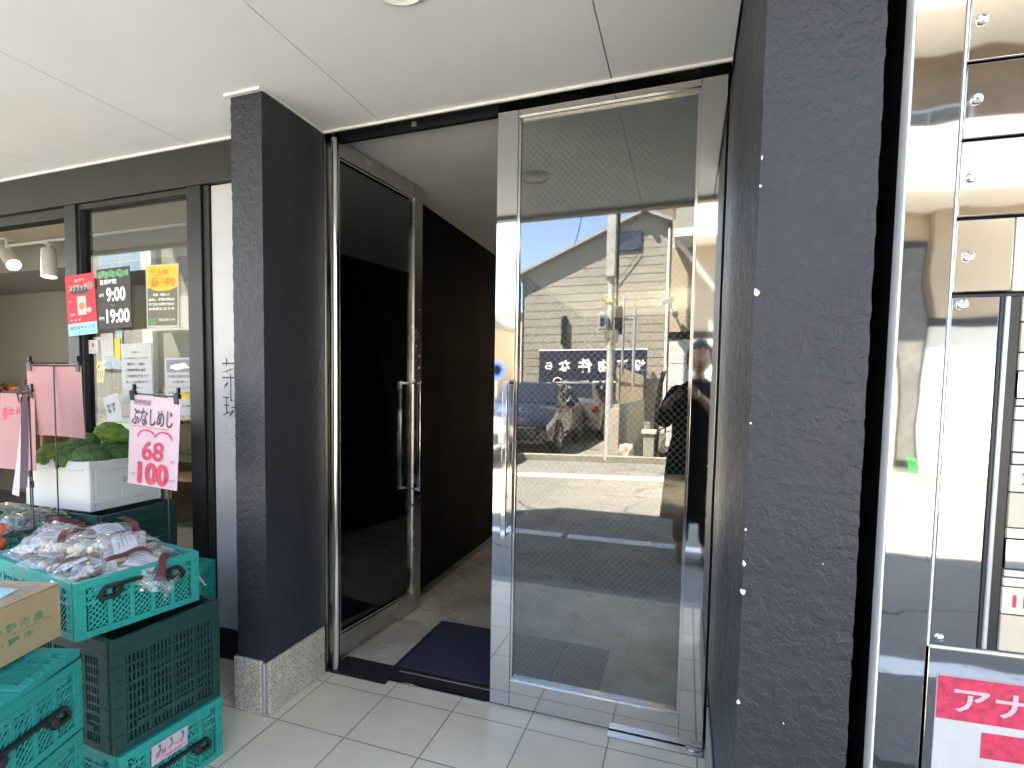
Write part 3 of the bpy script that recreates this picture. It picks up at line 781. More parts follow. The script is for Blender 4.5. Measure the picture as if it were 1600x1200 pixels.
t, put, patch = poster('small white payment card with a red letter mark', 'notice', -2.867, -2.797, 1.43, 1.498, 1.9985, 'paper', 0, 'card'); put('a', 'redink', .5, .62, .25, .32, bold=.04); put('電子決済', 'greyink', .5, .2, .6, .12)
t, put, patch = poster('white calendar sheet with pink ruled columns and a purple edge', 'notice', -2.775, -2.682, 1.412, 1.53, 1.9985, 'paper', .002, 'calendar'); patch('purple_edge', 'maroon', .95, 1.0, 0, 1)
for i in range(4): patch('rule', 'palepink', .15 + i * .2, .21 + i * .2, .25, .88)
t, put, patch = poster('narrow plain yellow card tucked behind the calendar sheet', 'notice', -2.68, -2.64, 1.40, 1.505, 1.9985, 'yellow', 0, 'card')

# ================================================================== CRATES
def crate_wall(bm, o, r, u, n, w, h, style):
    """lattice wall: o lower-left outer corner, r along, u up, n outward"""
    o, r, u, n = Vector(o), Vector(r), Vector(u), Vector(n)
    P = lambda a, b, d=0: o + r * a + u * b + n * d
    def slab(a, b, c, d, t0, t1): obox(bm, P((a + b) / 2, (c + d) / 2, (t0 + t1) / 2), r * (b - a) / 2, u * (d - c) / 2, n * (t1 - t0) / 2)
    rim, foot = .022, .020
    slab(0, w, h - rim, h, -.014, .004); slab(0, w, 0, foot, -.012, .003)
    if style == 'teal':
        slab(.0, .028, foot + .0004, h - rim - .0004, -.013, .003); slab(w - .028, w, foot + .0004, h - rim - .0004, -.013, .003)
        for q_ in (.0, w - .028):
            for f_ in (.22, .36, .5, .64, .78): slab(q_ + .002, q_ + .026, h * f_ - .004, h * f_ + .004, -.005, .0062)
            slab(q_ + .011, q_ + .015, foot + .002, h - rim - .002, -.006, .0052)
        slab(.05, w - .05, h - rim - .016, h - rim - .0006, -.0098, .0036)
        for k in range(2): slab(.0285, w - .0285, h * (.60 + .14 * k) - .004, h * (.60 + .14 * k) + .004, -.0088, .0005 + .0004 * k)
        ncell = max(4, int(round((w - .056) / .064)))
        cw = (w - .056) / ncell
        for i in range(ncell + 1):
            if 0 < i < ncell: slab(.028 + i * cw - .0062, .028 + i * cw + .0062, foot + .0004, h - rim - .0004, -.0105, .0030 if i % 2 else .0022)
        for i in range(ncell):
            a0, z0 = .028 + i * cw + .0064, foot + .0008
            ww, hh = cw - .0128, h - rim - foot - .0016
            for sgn, t in ((1, -.0012), (-1, -.0048)):
                k = -hh
                while k < ww + hh:
                    s_ = seg_clip((k, 0) if sgn > 0 else (k, hh), (1, sgn), ww, hh)
                    if s_: bar(bm, P(a0 + s_[0][0], z0 + s_[0][1], t), P(a0 + s_[1][0], z0 + s_[1][1], t), .0048, .0030, n)
                    k += .0172
    else:
        for q_ in (.0, w - .030):
            for f_ in (.15, .27, .39, .51, .63, .75, .87): slab(q_ + .002, q_ + .028, h * f_ - .0035, h * f_ + .0035, -.005, .0058)
        slab(.07, w - .07, foot + .03, foot + .046, -.004, .0030); slab(.11, w - .11, h * .62, h * .645, -.004, .0026)
        slab(.0, .030, foot + .0004, h - rim - .0004, -.013, .003); slab(w - .030, w, foot + .0004, h - rim - .0004, -.013, .003)
        slab(.0305, w - .0305, h - rim - .036, h - rim - .0004, -.009, .0012)
        m = int((w - .07) / .0125)
        for i in range(m + 1):
            x = .035 + (w - .07) * i / m
            big = i % 6 == 0
            slab(x - (.0055 if big else .0032), x + (.0055 if big else .0032), foot + .0006, h - rim - .0366, -.0075, .0016 if big else -.001)
        k = int((h - rim - foot - .04) / .026)
        for j in range(1, k):
            z = foot + (h - rim - foot - .037) * j / k
            slab(.0309, w - .0309, z - (.0055 if j % 3 == 0 else .0035), z + (.0055 if j % 3 == 0 else .0035), -.0055, .0002 if j % 3 else .001)

def crate(label, c, rz, L, W, Hh, style, group, handle=True, hz=.62, lid=False, hdrop=0.0):
    t = thing('produce_crate', label, 'crate', c, rz, group)
    m = M['teal'] if style == 'teal' else M['dkgreen']
    bm = B()
    crate_wall(bm, (L / 2, -W / 2, 0), (0, 1, 0), (0, 0, 1), (1, 0, 0), W, Hh, style)
    crate_wall(bm, (-L / 2, W / 2, 0), (0, -1, 0), (0, 0, 1), (-1, 0, 0), W, Hh, style)
    crate_wall(bm, (-L / 2 + .0145, -W / 2, 0), (1, 0, 0), (0, 0, 1), (0, -1, 0), L - .029, Hh, style)
    crate_wall(bm, (L / 2 - .0145, W / 2, 0), (-1, 0, 0), (0, 0, 1), (0, 1, 0), L - .029, Hh, style)
    part('body', bm, m, t, smooth=False, bevel=.0007, seg=1)
    bm = B(); box(bm, -L / 2 + .016, L / 2 - .016, -W / 2 + .016, W / 2 - .016, .004, .010); part('base_panel', bm, m, t, smooth=False)
    if lid:
        bm = B(); z = Hh + .001
        crate_wall(bm, (-L / 2, -W / 2, z + .004), (1, 0, 0), (0, 1, 0), (0, 0, 1), L, W / 2 - .002, 'teal')
        crate_wall(bm, (-L / 2, .002, z + .010), (1, 0, 0), Vector((0, .995, .06)), (0, 0, 1), L, W / 2 - .002, 'teal')
        part('folded_wall', bm, m, t, smooth=False)
    if handle:
        for sx in (1, -1):
            bm = B(); x = sx * (L / 2 + .011); zc = Hh * hz - hdrop
            box(bm, x - .006, x + .006, -W * .30, W * .30, zc + .012, zc + .022)
            box(bm, x - .0065, x + .0065, -W * .34, -W * .20, zc - .020, zc - .008); box(bm, x - .0065, x + .0065, W * .20, W * .34, zc - .020, zc - .008)
            for s in (-1, 1):
                bar(bm, (x, s * W * .17, zc + .018), (x, s * W * .22, zc - .014), .014, .011, (1, 0, 0))
                bar(bm, (x, s * W * .30, zc + .016), (x, s * W * .345, zc - .010), .011, .0118, (1, 0, 0))
                cyl(bm, (x - sx * .010, s * W * .20, zc), (x + sx * .0085, s * W * .20, zc), .014, .012, 14)
            part('handle', bm, M['blackplastic'], t, bevel=.0012)
    return t

GA, GB = 'crates in the stack beside the pillar', 'teal crates in the front stack'
LA, WA = .55, .362
ca = crate('bottom teal lattice crate with a pink tag, under the dark green crate', (-1.475 - LA / 2, 1.283, 0), R(-3.5), LA, WA, .208, 'teal', GA, hz=.40)
cb = crate('dark green slotted crate in the middle of the stack by the pillar', (-1.487 - LA / 2, 1.286, .210), R(-4.0), LA, WA + .006, .335, 'green', GA, handle=False)
cc = crate('open teal crate heaped with bagged mushrooms, top of the stack by the pillar', (-1.555 - LA / 2, 1.275, .547), R(-9), LA, .378, .168, 'teal', GA, hz=.72)
# pink tag tied to the bottom crate
bm = B(); sheet(bm, (LA / 2 + .0062, -.085, .120), (0, 1, 0), (0, .02, 1), .125, .062); tg = part('tag', bm, M['palepink'], ca)
for y in (-.06, -.02, .02):
    bm = B(); tube(bm, [(LA / 2 + .0065, y, .172), (LA / 2 + .012, y, .178), (LA / 2 + .011, y + .003, .160), (LA / 2 + .0085, y + .001, .155)], .0022, 6); part('cable_tie', bm, M['teal'], tg)
def loc2w(t, p): return ROOT[t.name] @ Vector(p)
rA = ROOT[ca.name].to_3x3()
o = text(ca, '返却 ケース', M['redink'], loc2w(ca, (LA / 2 + .0062, -.025, .148)), .095, .016, rA @ Vector((0, 1, 0)), (0, 0, 1), off=.002)
o = text(ca, 'お持ち帰り', M['redink'], loc2w(ca, (LA / 2 + .0062, -.005, .130)), .07, .008, rA @ Vector((0, 1, 0)), (0, 0, 1), off=.002)

LB, WB = .53, .366
rb = R(19)
ex, ey = Vector((math.cos(rb), math.sin(rb), 0)), Vector((-math.sin(rb), math.cos(rb), 0))
cB = Vector((-1.462, .972, 0)) - ex * LB / 2 - ey * WB / 2
for i, (lb, dx) in enumerate((('lowest teal crate of the front stack, mostly below the frame', .01), ('middle teal crate of the front stack with black handle', .006), ('upper teal crate of the front stack with folded lattice sides, under the cardboard box', 0))):
    crate(lb, (cB.x + dx, cB.y - dx, .187 * i), rb, LB, WB, .185, 'teal', GB, hz=.42, lid=(i == 2))

# cardboard box on top of the front stack
cdx, cdy = .47, .345
r2 = R(16.5); ex2, ey2 = Vector((math.cos(r2), math.sin(r2), 0)), Vector((-math.sin(r2), math.cos(r2), 0))
cC = Vector((-1.585, 1.005, 0)) - ex2 * cdx / 2 - ey2 * cdy / 2
cbx = thing('cardboard_box', 'brown cardboard box with green print on the front teal crates', 'box', (cC.x, cC.y, .586), r2)
bm = B(); hC = .143
box(bm, -cdx / 2, cdx / 2, -cdy / 2, -cdy / 2 + .005, 0, hC); box(bm, -cdx / 2, cdx / 2, cdy / 2 - .005, cdy / 2, 0, hC)
box(bm, -cdx / 2, -cdx / 2 + .005, -cdy / 2 + .0052, cdy / 2 - .0052, 0, hC); box(bm, cdx / 2 - .005, cdx / 2, -cdy / 2 + .0052, cdy / 2 - .0052, 0, hC)
box(bm, -cdx / 2 + .006, cdx / 2 - .006, -cdy / 2 + .006, cdy / 2 - .006, .001, .005)
part('body', bm, M['card'], cbx, bevel=.0012)
for x0, x1 in ((.001, cdx / 2 - .001), (-cdx / 2, -.001)):
    bm = B(); box(bm, x0, x1, -cdy / 2, cdy / 2, hC + .0005, hC + .0045); part('flap', bm, M['card'], cbx, bevel=.001)
rC = ROOT[cbx.name].to_3x3()
def cbt(s, y, z, w, h, **k): text(cbx, s, M['leafink'], ROOT[cbx.name] @ Vector((cdx / 2, y, z)), w, h, rC @ Vector((0, 1, 0)), (0, 0, 1), **k)
cbt('長 野 県 中 野 市 産', -.02, .086, .27, .024, bold=.012); cbt('J A 中 野 市', .0, .05, .17, .020, bold=.012)
bm = B(); box(bm, cdx / 2 + .0002, cdx / 2 + .0008, -.15, .15, .0665, .068); part('printed_rule', bm, M['leafink'], cbx)
bgx = thing('produce_bag', 'clear bag with a pale teal printed label lying on the cardboard box', 'bag', cC + ex2 * .10 + ey2 * .045 + Vector((0, 0, .586 + hC + .005)), r2 + .2)
bm = B(); grid(bm, lambda a, b: Vector(((a - .5) * .24, (b - .5) * .17, .026 * max(0, math.sin(a * 3.1416) * math.sin(b * 3.1416)) ** .6 * (1 + .3 * noise.noise(Vector((a * 7, b * 7, 1)))) + .002)), 20, 16); part('film', bm, M['film2'], bgx)
bm = B(); grid(bm, lambda a, b: Vector(((a - .5) * .17, (b - .5) * .10, .022 * max(0, math.sin(a * 3.1416) * math.sin(b * 3.1416)) ** .5 + .002)), 12, 10); part('label_card', bm, mat('teal print', (.35, .72, .68), .5, var=.3, vscale=20, c2=(.75, .8, .78)), bgx)

# ---------------- dark crates under the polystyrene box, and the produce crate at the far left
GD = 'dark crates under the broccoli box'
for i, lb in enumerate(('lowest dark green crate under the broccoli box', 'middle dark green crate under the broccoli box', 'top dark green crate directly under the broccoli box')):
    crate(lb, (-2.42, 1.70, .251 * i), R(1.5), .53, .36, .249, 'green', GD, handle=False)
GE = 'crates at the left edge of the display'
for i, lb in enumerate(('lower dark crate at the left edge behind the cardboard box', 'second dark crate at the left edge behind the cardboard box', 'teal crate at the left edge holding greens and tomatoes')):
    crate(lb, (-2.46, 1.31, .225 * i), R(-6), .53, .34, .222, 'teal' if i == 2 else 'green', GE, handle=False)
crate('teal crate standing on end beside the shop window sill', (-2.12, 1.735, 0), R(2), .37, .30, .50, 'teal', GD, handle=False)

# ---------------- polystyrene box of broccoli
ps = thing('polystyrene_box', 'white polystyrene box full of broccoli heads', 'box', (-2.44, 1.715, .754), R(1.0))
bm = B(); a, b, hh, w = .195, .168, .205, .022
box(bm, -a, a, -b, -b + w, 0, hh); box(bm, -a, a, b - w, b, 0, hh); box(bm, -a, -a + w, -b + w, b - w, 0, hh); box(bm, a - w, a, -b + w, b - w, 0, hh); box(bm, -a + w, a - w, -b + w, b - w, 0, .02)
part('body', bm, M['foam'], ps, bevel=.005)
bm = B()
box(bm, a + .0003, a + .0035, -b + .012, b - .05, .030, .040); box(bm, a + .0003, a + .0035, -b + .04, b - .03, .165, .172); box(bm, a + .0003, a + .003, -.03, .055, .0405, .085); box(bm, a - .03, a + .004, -b - .004, -b + .03, .185, .208)
box(bm, -a + .01, a - .035, -b - .003, -b - .0002, .168, .176)
part('moulded_rib', bm, M['foam'], ps, bevel=.0015)
text(ps, 'Lm', M['ink'], ROOT[ps.name] @ Vector((a, -.005, .118)), .032, .022, ROOT[ps.name].to_3x3() @ Vector((0, 1, 0)), (0, 0, 1), shear=.3)
fl = thing('foam_board', 'pale green foam board leaning behind the broccoli', 'board', (-2.42, 1.895, .96), 0)
bm = B(); obox(bm, (0, 0, .06), (.19, 0, .012), (0, .008, .0), (0, .0, .075)); part('panel', bm, M['foamgreen'], fl, bevel=.004)

def broc(c, r, m, seed, tilt=(0, 0, 0)):
    t = thing('broccoli', '', 'broccoli', c, rot=tilt)
    bm = B(); blob(bm, (0, 0, 0), r, 4, .0, sz=.78)
    for v in bm.verts:
        d = v.co.normalized()
        f1 = noise.voronoi(d * 3.4 + Vector((seed, 0, 0)))[0][0]; f2 = noise.voronoi(d * 7 + Vector((seed, 2, 0)))[0][0]
        k = 1.06 - .14 * f1 * f1 - .13 * f2 + .06 * noise.noise(d * 11) + .035 * noise.noise(d * 24)
        if d.z < -.25: k *= .82
        v.co = v.co * k
    part('crown', bm, M[m], t, sharp=80)
    bm = B(); tube(bm, [(0, 0, -r * .3), (0, 0, -r * .85), (.004, 0, -r * 1.15)], [r * .5, r * .34, r * .36], 10); part('stalk', bm, M['stalk'], t)
    t['group'] = 'broccoli heads in the polystyrene box'
    return t
bro = [((-2.52, 1.60, .965), .074, 'broccoli2', (.2, .1, 0), 'yellow green broccoli head at the left front corner of the box'),
       ((-2.41, 1.605, .958), .072, 'broccoli', (.3, 0, 1), 'blue green broccoli head at the front rim, left of the box corner'),
       ((-2.325, 1.62, .962), .078, 'broccoli', (.1, .2, 2), 'broccoli head at the near corner of the white box'),
       ((-2.45, 1.70, .998), .082, 'broccoli', (0, 0, 3), 'large broccoli head in the middle of the heap'),
       ((-2.335, 1.72, 1.055), .072, 'broccoli2', (.2, .3, 1.5), 'bright green broccoli head on top of the heap'),
       ((-2.325, 1.72, .975), .078, 'broccoli', (.0, .2, .4), 'dark broccoli head under the bright green one'),
       ((-2.315, 1.81, .978), .078, 'broccoli', (.1, .2, 5), 'broccoli head behind the price card at the window end'),
       ((-2.43, 1.81, 1.0), .076, 'broccoli', (.1, 0, 4), 'broccoli head against the pale green lid'),
       ((-2.55, 1.72, .975), .076, 'broccoli', (.1, -.2, 4.4), 'broccoli head at the left end behind the yellow green one')]
for i, (c, r, m, tl, lb) in enumerate(bro):
    broc(c, r, m, i * 2.37, tl)['label'] = lb

# ---------------- bags of mushrooms
def pillow(L, Wd, T, seed, crimp=.12):
    def f(i, s):
        def g(a, b):
            x = (a - .5) * L; y = (b - .5)
            fl = max(0.0, math.sin(min(1, a / (1 - crimp)) * 3.14159)) ** .55 if a < 1 - crimp else 0.0
            flare = 1.0 if a < 1 - crimp else .75 + .7 * (a - 1 + crimp) / crimp
            th = T * fl * max(0, 1 - (2 * y) ** 4) ** .6
            wr = noise.noise(Vector((a * 6 + seed, b * 6, s * 3 + seed)))
            wz = noise.noise(Vector((a * 15 + seed, b * 13, s * 7)))
            return Vector((x + wz * .004, y * Wd * flare * (1 - .12 * math.sin(a * 3.14)) + .004 * wr, s * th * (1 + .35 * wr) + .006 * wz + .012 * (1 - fl) * wr * 2 + T))
        return g
    bm = B()
    for s in (-1, 1): grid(bm, f(0, s), 22, 16)
    bmesh.ops.remove_doubles(bm, verts=bm.verts, dist=.0004)
    return bm

def bag_proto(seed):
    rg = random.Random(seed)
    t = thing('mushroom_bag', '', 'bag', (0, 0, -5))
    part('film', pillow(.205, .152, .042, seed), M['film'], t, sharp=70)
    bm = B()
    for i in range(15):
        x, y = rg.uniform(-.055, .035), rg.uniform(-.042, .042)
        z = .034 + rg.uniform(-.012, .014)
        rd = rg.uniform(.009, .016)
        c = Vector((x, y, z)); tip = c + Vector((rg.uniform(-.03, .03), rg.uniform(-.03, .03), rg.uniform(-.006, .010)))
        lathe(bm, [(rd * .15, rd * .75), (rd * .6, rd * .62), (rd * .95, rd * .2), (rd, 0), (rd * .8, -rd * .12), (.004, -rd * .1), (.0045, -.022), (.006, -.03)], 10, c, tip - c + Vector((0, 0, .004)))
    part('mushrooms', bm, M['mush'], t, sharp=60)
    bm = B(); yy = rg.uniform(-.02, .02)
    def lab(a, b):
        x = -.055 + a * .085; y = yy - .034 + b * .066
        return Vector((x, y, .034 + .036 * max(0, 1 - (2 * y / .135) ** 4) ** .6 * max(0, math.sin((x / .185 + .5) / .88 * 3.14)) ** .55 * 1.12 + .010))
    grid(bm, lab, 8, 6); lb = part('label', bm, M['paper'], t)
    bm = B()
    for k in range(4):
        def ln(a, b): return lab(.1 + a * (.7 - .1 * k), .2 + k * .18 + b * .05) + Vector((0, 0, .0009))
        grid(bm, ln, 6, 1)
    part('lettering', bm, M['greyink'], lb, smooth=False)
    bm = B()
    def band(a, b):
        x = .048 + (b - .5) * .024 + .01 * math.sin(a * 5 + seed); y = (a - .5) * .135
        return Vector((x, y, .044 + .047 * max(0, 1 - (2 * y / .16) ** 4) ** .6 + .003 * math.sin(a * 9 + seed) + .003 * b))
    A = grid(bm, band, 14, 3); part('tape_band', bm, M['maroon'], t)
    bm.free() if False else None
    t['group'] = 'bagged mushrooms heaped in the top crate'
    return t
pro = [bag_proto(s) for s in (1, 5, 9)]
cw = ROOT[cc.name]
bags = [(-.18, -.10, .06, .3, 0, 0), (-.02, -.11, .065, 1.9, .1, .1), (.13, -.10, .070, 2.6, -.15, .1), (.20, .03, .065, .6, .2, .15), (.17, .12, .055, 1.2, .1, .25),
        (.05, .02, .085, .2, .15, 0), (-.09, .0, .085, 2.2, .1, -.1), (-.2, .03, .080, 1.0, 0, .1), (.02, .12, .080, 3.0, .2, 0), (-.12, .13, .075, .1, .2, .1),
        (.04, -.05, .118, 2.5, .1, .12), (-.10, -.06, .118, .5, .1, 0), (.13, .02, .108, -.5, .05, .2), (-.03, .07, .120, 1.4, .2, 0), (-.2, -.02, .115, 2.0, .1, -.1)]
blab = ['at the front left of the crate', 'at the front edge, its tape toward the rim', 'at the right front corner of the crate', 'beside the black handle', 'at the right rear corner nearest the window frame', 'in the middle of the lower layer', 'in the left middle of the lower layer', 'at the left end beside the teal crate', 'along the rear rim', 'at the rear left near the greens',
        'on top with a slanting maroon band', 'on top towards the left', 'on top nearest the handle', 'on top at the rear', 'on top at the far left']
for i, (x, y, z, rz, rx, ry) in enumerate(bags):
    p = cw @ Vector((x * 1.08, y, z + .036))
    lb = 'mushroom bag with maroon tape ' + blab[i]
    if i < 3:
        b = pro[i]; b.location = p; b.rotation_euler = (rx * 2.2 - .1, ry * 2.4, rz); b['label'] = lb
    else: dup(pro[i % 3], p, None, lb, (rx * 2.4 - .12, ry * 2.4, rz))

# ---------------- greens, tomatoes and a cardboard scrap at the left
def greens(c, seed, label, s=1.0, rz=0):
    rg = random.Random(seed)
    t = thing('greens_bag', label, 'bag', c, rz, 'bags of leafy greens')
    part('film', pillow(.27 * s, .19 * s, .06 * s, seed), M['film2'], t, sharp=70)
    bm = B()
    for i in range(26):
        a = rg.uniform(-.3, .3); L = rg.uniform(.06, .12) * s; x0, y0, z0 = rg.uniform(-.09, .0) * s, rg.uniform(-.055, .055) * s, (.05 + rg.uniform(-.03, .045)) * s
        def lf(u, v):
            w = .026 * s * math.sin(min(1, u + .08) * 3.0) * (v - .5) * 2
            return Vector((x0 + u * L * math.cos(a) - w * math.sin(a), y0 + u * L * math.sin(a) + w * math.cos(a), z0 + .02 * math.sin(u * 3 + i) * s + abs(v - .5) * .014 + .004 * math.sin(u * 20 + v * 9)))
        grid(bm, lf, 6, 4)
    part('leaves', bm, M['leaf'], t, sharp=80)
    return t
greens((-2.36, 1.42, .665), 3, 'bag of dark leafy greens leaning on the white polystyrene box', 1.0, 1.1)
greens((-2.52, 1.40, .665), 8, 'bag of dark leafy greens at the left edge under the pink cards', 1.05, .4)
for i, (x, y, z, r) in enumerate(((-2.33, 1.24, .715, .034), (-2.39, 1.23, .712, .036), (-2.28, 1.235, .700, .033), (-2.44, 1.26, .716, .034), (-2.36, 1.29, .73, .033))):
    t = thing('tomato', 'orange red tomato ' + ('left of the mushroom bags', 'among the tomatoes beside the greens', 'nearest the mushroom crate', 'furthest left in the teal crate', 'on top of the other tomatoes')[i], 'tomato', (x, y, z), group='tomatoes at the left edge')
    bm = B(); blob(bm, (0, 0, 0), r, 3, .06, 5, sz=.82, seed=i); part('flesh', bm, M['tomato'], t)
    bm = B()
    for k in range(5): bar(bm, (0, 0, r * .80), (r * .5 * math.cos(k * 1.257), r * .5 * math.sin(k * 1.257), r * .78), .006, .002, (0, 0, 1))
    part('calyx', bm, M['leaf'], t)
t = thing('cardboard_scrap', 'small folded cardboard scrap between the tomatoes and the greens', 'cardboard', (-2.225, 1.38, .70), .5)
bm = B(); obox(bm, (0, 0, .012), (.035, 0, .004), (0, .022, 0), (0, 0, .002)); obox(bm, (0, .023, -.002), (.035, 0, .004), (0, .002, 0), (0, 0, .014)); part('sheet', bm, M['card'], t)

# ---------------- price cards on wire stands
def card_stand(label, cat, o, r, w, h, m, rod_x, z_base, back=False, curl=.0, u=(0, 0, 1)):
    """o = lower-left of the card as seen from its front"""
    r, u = Vector(r).normalized(), Vector(u).normalized(); n = r.cross(u); o = Vector(o)
    rx = o + r * rod_x
    t = thing('price_card', label, cat, (rx.x, rx.y, z_base))
    bm = B(); sheet(bm, o, r, u, w, h, curl=curl); part('card', bm, M[m], t, world=True)
    top = o + u * h
    bm = B(); off = n * (.006 if back else -.006)
    a, b = top + r * .012 + off + u * .006, top + r * (w - .012) + off + u * .006
    tube(bm, [a, b], .0026, 8); mid = top + r * rod_x + off
    tube(bm, [mid + u * .006, Vector((mid.x, mid.y, z_base))], .0028, 8)
    cz = z_base + (top.z - z_base) * .47
    cyl(bm, (mid.x, mid.y, cz - .012), (mid.x, mid.y, cz + .012), .006, .006, 10)
    part('stand', bm, M['blackplastic'], t, world=True)
    for k in (.05, .93):
        bm = B(); c = top + r * (w * k) + u * .004
        for s in (1, -1): obox(bm, c + n * s * .0055 - u * .006, r * .010, (u * .017 + n * s * .003), n * .0015)
        cyl(bm, c - r * .010 + u * .010, c + r * .010 + u * .010, .006, .006, 10)
        obox(bm, c + u * .026 + r * .004, r * .004, u * .010, n * .006)
        part('clip', bm, M['blackplastic'], t, world=True, bevel=.001)
    return t, (lambda fu, fv, nn=.0018: o + r * (fu * w) + u * (fv * h) + n * nn), r, u

# mushrooms card
o = Vector((-1.912, 1.462, .915))
uC = Vector((.09, 0, 1)).normalized(); rC2 = Vector((1, 0, -.05)).normalized()
t, F, r, u = card_stand('pale pink hand lettered price card with red numbers 68 and 100', 'price card', o, rC2, .243, .325, 'palepink', .168, .60, u=(.085, 0, 1))
fr2 = lambda x, y, n: F(x, y, n)
text(t, '長野県産', M['ink'], F(.26, .93), .085, .020, r, u, shear=.1)
text(t, 'ぶなしめじ', M['ink'], F(.46, .77), .200, .062, r, u, bold=.012)
bm = B()
stroke(bm, [(.06, .655), (.3, .665), (.55, .652), (.78, .655)], .006, fr2)
stroke(bm, arc(.36, .55, .17, .075, 185, 5, 14), [.022, .03, .026, .02, .018, .018, .018, .02, .022, .024, .026, .028, .03, .028, .024], fr2)
stroke(bm, arc(.70, .55, .16, .07, 175, -10, 14), [.02, .022, .02, .018, .018, .018, .018, .02, .022, .024, .026, .028, .03, .028, .024], fr2, .0021)
part('red_brush_mark', bm, M['redink'], t, world=True, smooth=False)
text(t, '68', M['redink'], F(.50, .40), .105, .072, r, u, bold=.022, shear=.05)
text(t, '100', M['redink'], F(.52, .145), .150, .082, r, u, bold=.045)
text(t, '円', M['redink'], F(.90, .30), .018, .014, r, u); text(t, '税込108円', M['greyink'], F(.86, .10), .05, .010, r, u); text(t, '一袋', M['greyink'], F(.10, .12), .03, .014, r, u, shear=.2)

# pink card seen from behind
t, F, r, u = card_stand('plain pink price card seen from behind with its black rod', 'price card', (-2.125, 1.452, 1.068), (-1, 0, .01), .315, .272, 'pinkpaper', .148, .62, curl=.018)
bm = B(); fr3 = lambda x, y, n: F(x, y, -.0035)
stroke(bm, arc(.36, .62, .14, .12, 180, 60, 10)[::-1], [.002, .004, .005, .006, .007, .007, .007, .006, .005, .004, .003], lambda x, y, n: F(1 - x, y, -.0035))
part('show_through_mark', bm, M['redink'], t, world=True, smooth=False)
# far left: two cards, one nearly edge on
t, F, r, u = card_stand('folded pink and white price card seen nearly edge on', 'price card', (-2.245, 1.335, .895), (.80, -.60, 0), .20, .335, 'palepink', .02, .62, curl=.03)
t, F, r, u = card_stand('deep pink price card at the left edge behind the folded card', 'price card', (-2.62, 1.44, .93), (1, .05, 0), .22, .305, 'pinkpaper', .17, .63, curl=.01)
bm = B(); fr4 = lambda x, y, n: F(x, y, .003)
stroke(bm, arc(.55, .25, .2, .2, 150, -150, 14), .02, fr4); part('red_brush_mark', bm, M['redink'], t, world=True, smooth=False)
text(t, '特価', M['redink'], F(.5, .7), .14, .07, r, u, bold=.03)

# small hanging tag behind the pane, cloth bag
t = thing('price_tag', 'small white hand lettered tag tilted behind the pink card', 'tag', (-2.58, 1.93, 1.10))
rt, ut = Vector((.95, 0, .25)), Vector((-.25, 0, .95))
bm = B(); sheet(bm, (-2.645, 1.93, 1.082), rt, ut, .105, .13); part('card', bm, M['paper'], t, world=True)
text(t, 'なす', M['ink'], Vector((-2.62, 1.93, 1.16)), .062, .05, rt, ut, bold=.02)

# ================================================================== SHOP INTERIOR
def spot(label, c, tilt, lit):
    t = thing('spotlight', label, 'spotlight', c, group='ceiling spotlights in the shop')
    d = Vector(tilt).normalized()
    bm = B(); tube(bm, [(0, 0, 0), (0, 0, -.09)], .012, 10); box(bm, -.03, .03, -.03, .03, -.012, 0); part('stem', bm, M['white'], t)
    a = Vector((0, 0, -.13)) - d * .09; b = a + d * .22
    bm = B(); lathe(bm, [(.02, 0), (.046, .006), (.05, .02), (.052, .20), (.055, .22), (.047, .22), (.045, .205)], 24, a, d); part('housing', bm, M['white'], t)
    bm = B(); lathe(bm, [(.044, .206), (.043, .209)], 20, a, d); part('lens', bm, M['lamp'] if lit else M['cream'], t)
    if lit:
        L = bpy.data.lights.new('spot_lamp', 'SPOT'); L.energy = lit; L.spot_size = R(120); L.spot_blend = .9; L.color = (1, .9, .78); L.shadow_soft_size = .05
        lo = bpy.data.objects.new('spot_lamp', L); COL.objects.link(lo); lo.parent = t; lo.location = b + d * .02
        lo.rotation_euler = (-d).to_track_quat('Z', 'Y').to_euler()
    return t
spot('white ceiling spotlight tilted toward the right with its lens lit', (-5.06, 2.9, 2.41), (.75, -.1, -.65), 2.6)
spot('white ceiling spotlight hanging straight down near the mullion', (-4.57, 2.9, 2.34), (.08, -.05, -1), 2.6)
bm = B(); box(bm, -6.6, -2.4, 2.89, 2.91, 2.345, 2.36); t = thing('light_rail', 'thin grey spotlight rail under the shop ceiling', 'rail', (-4.5, 2.9, 2.35)); part('rail', bm, M['white'], t, world=True)
bm = B(); 
for x in (-6.2, -4.2, -2.6): box(bm, x - .008, x + .008, 2.892, 2.908, 2.361, 2.534)
part('hanger', bm, M['white'], t, world=True)
t = thing('emergency_light', 'small white box lamp under the shop ceiling near the doorway', 'ceiling light', (-3.75, 2.45, 2.45))
bm = B(); box(bm, -3.82, -3.70, 2.40, 2.48, 2.40, 2.46); part('housing', bm, M['white'], t, world=True, bevel=.006)
bm = B(); box(bm, -3.815, -3.705, 2.41, 2.47, 2.461, 2.534); part('mount', bm, M['shopceil'], t, world=True)
for x, z in ((-5.12, 1.56), (-4.72, 1.55)):
    t = thing('wall_stud', 'small dark screw plug in the beige shop wall, ' + ('left one of two' if x < -5 else 'right one of two'), 'screw', (x, 4.2, z)); bm = B(); cyl(bm, (x, 4.199, z), (x, 4.188, z), .014, .012, 12); part('head', bm, M['brown'], t, world=True)

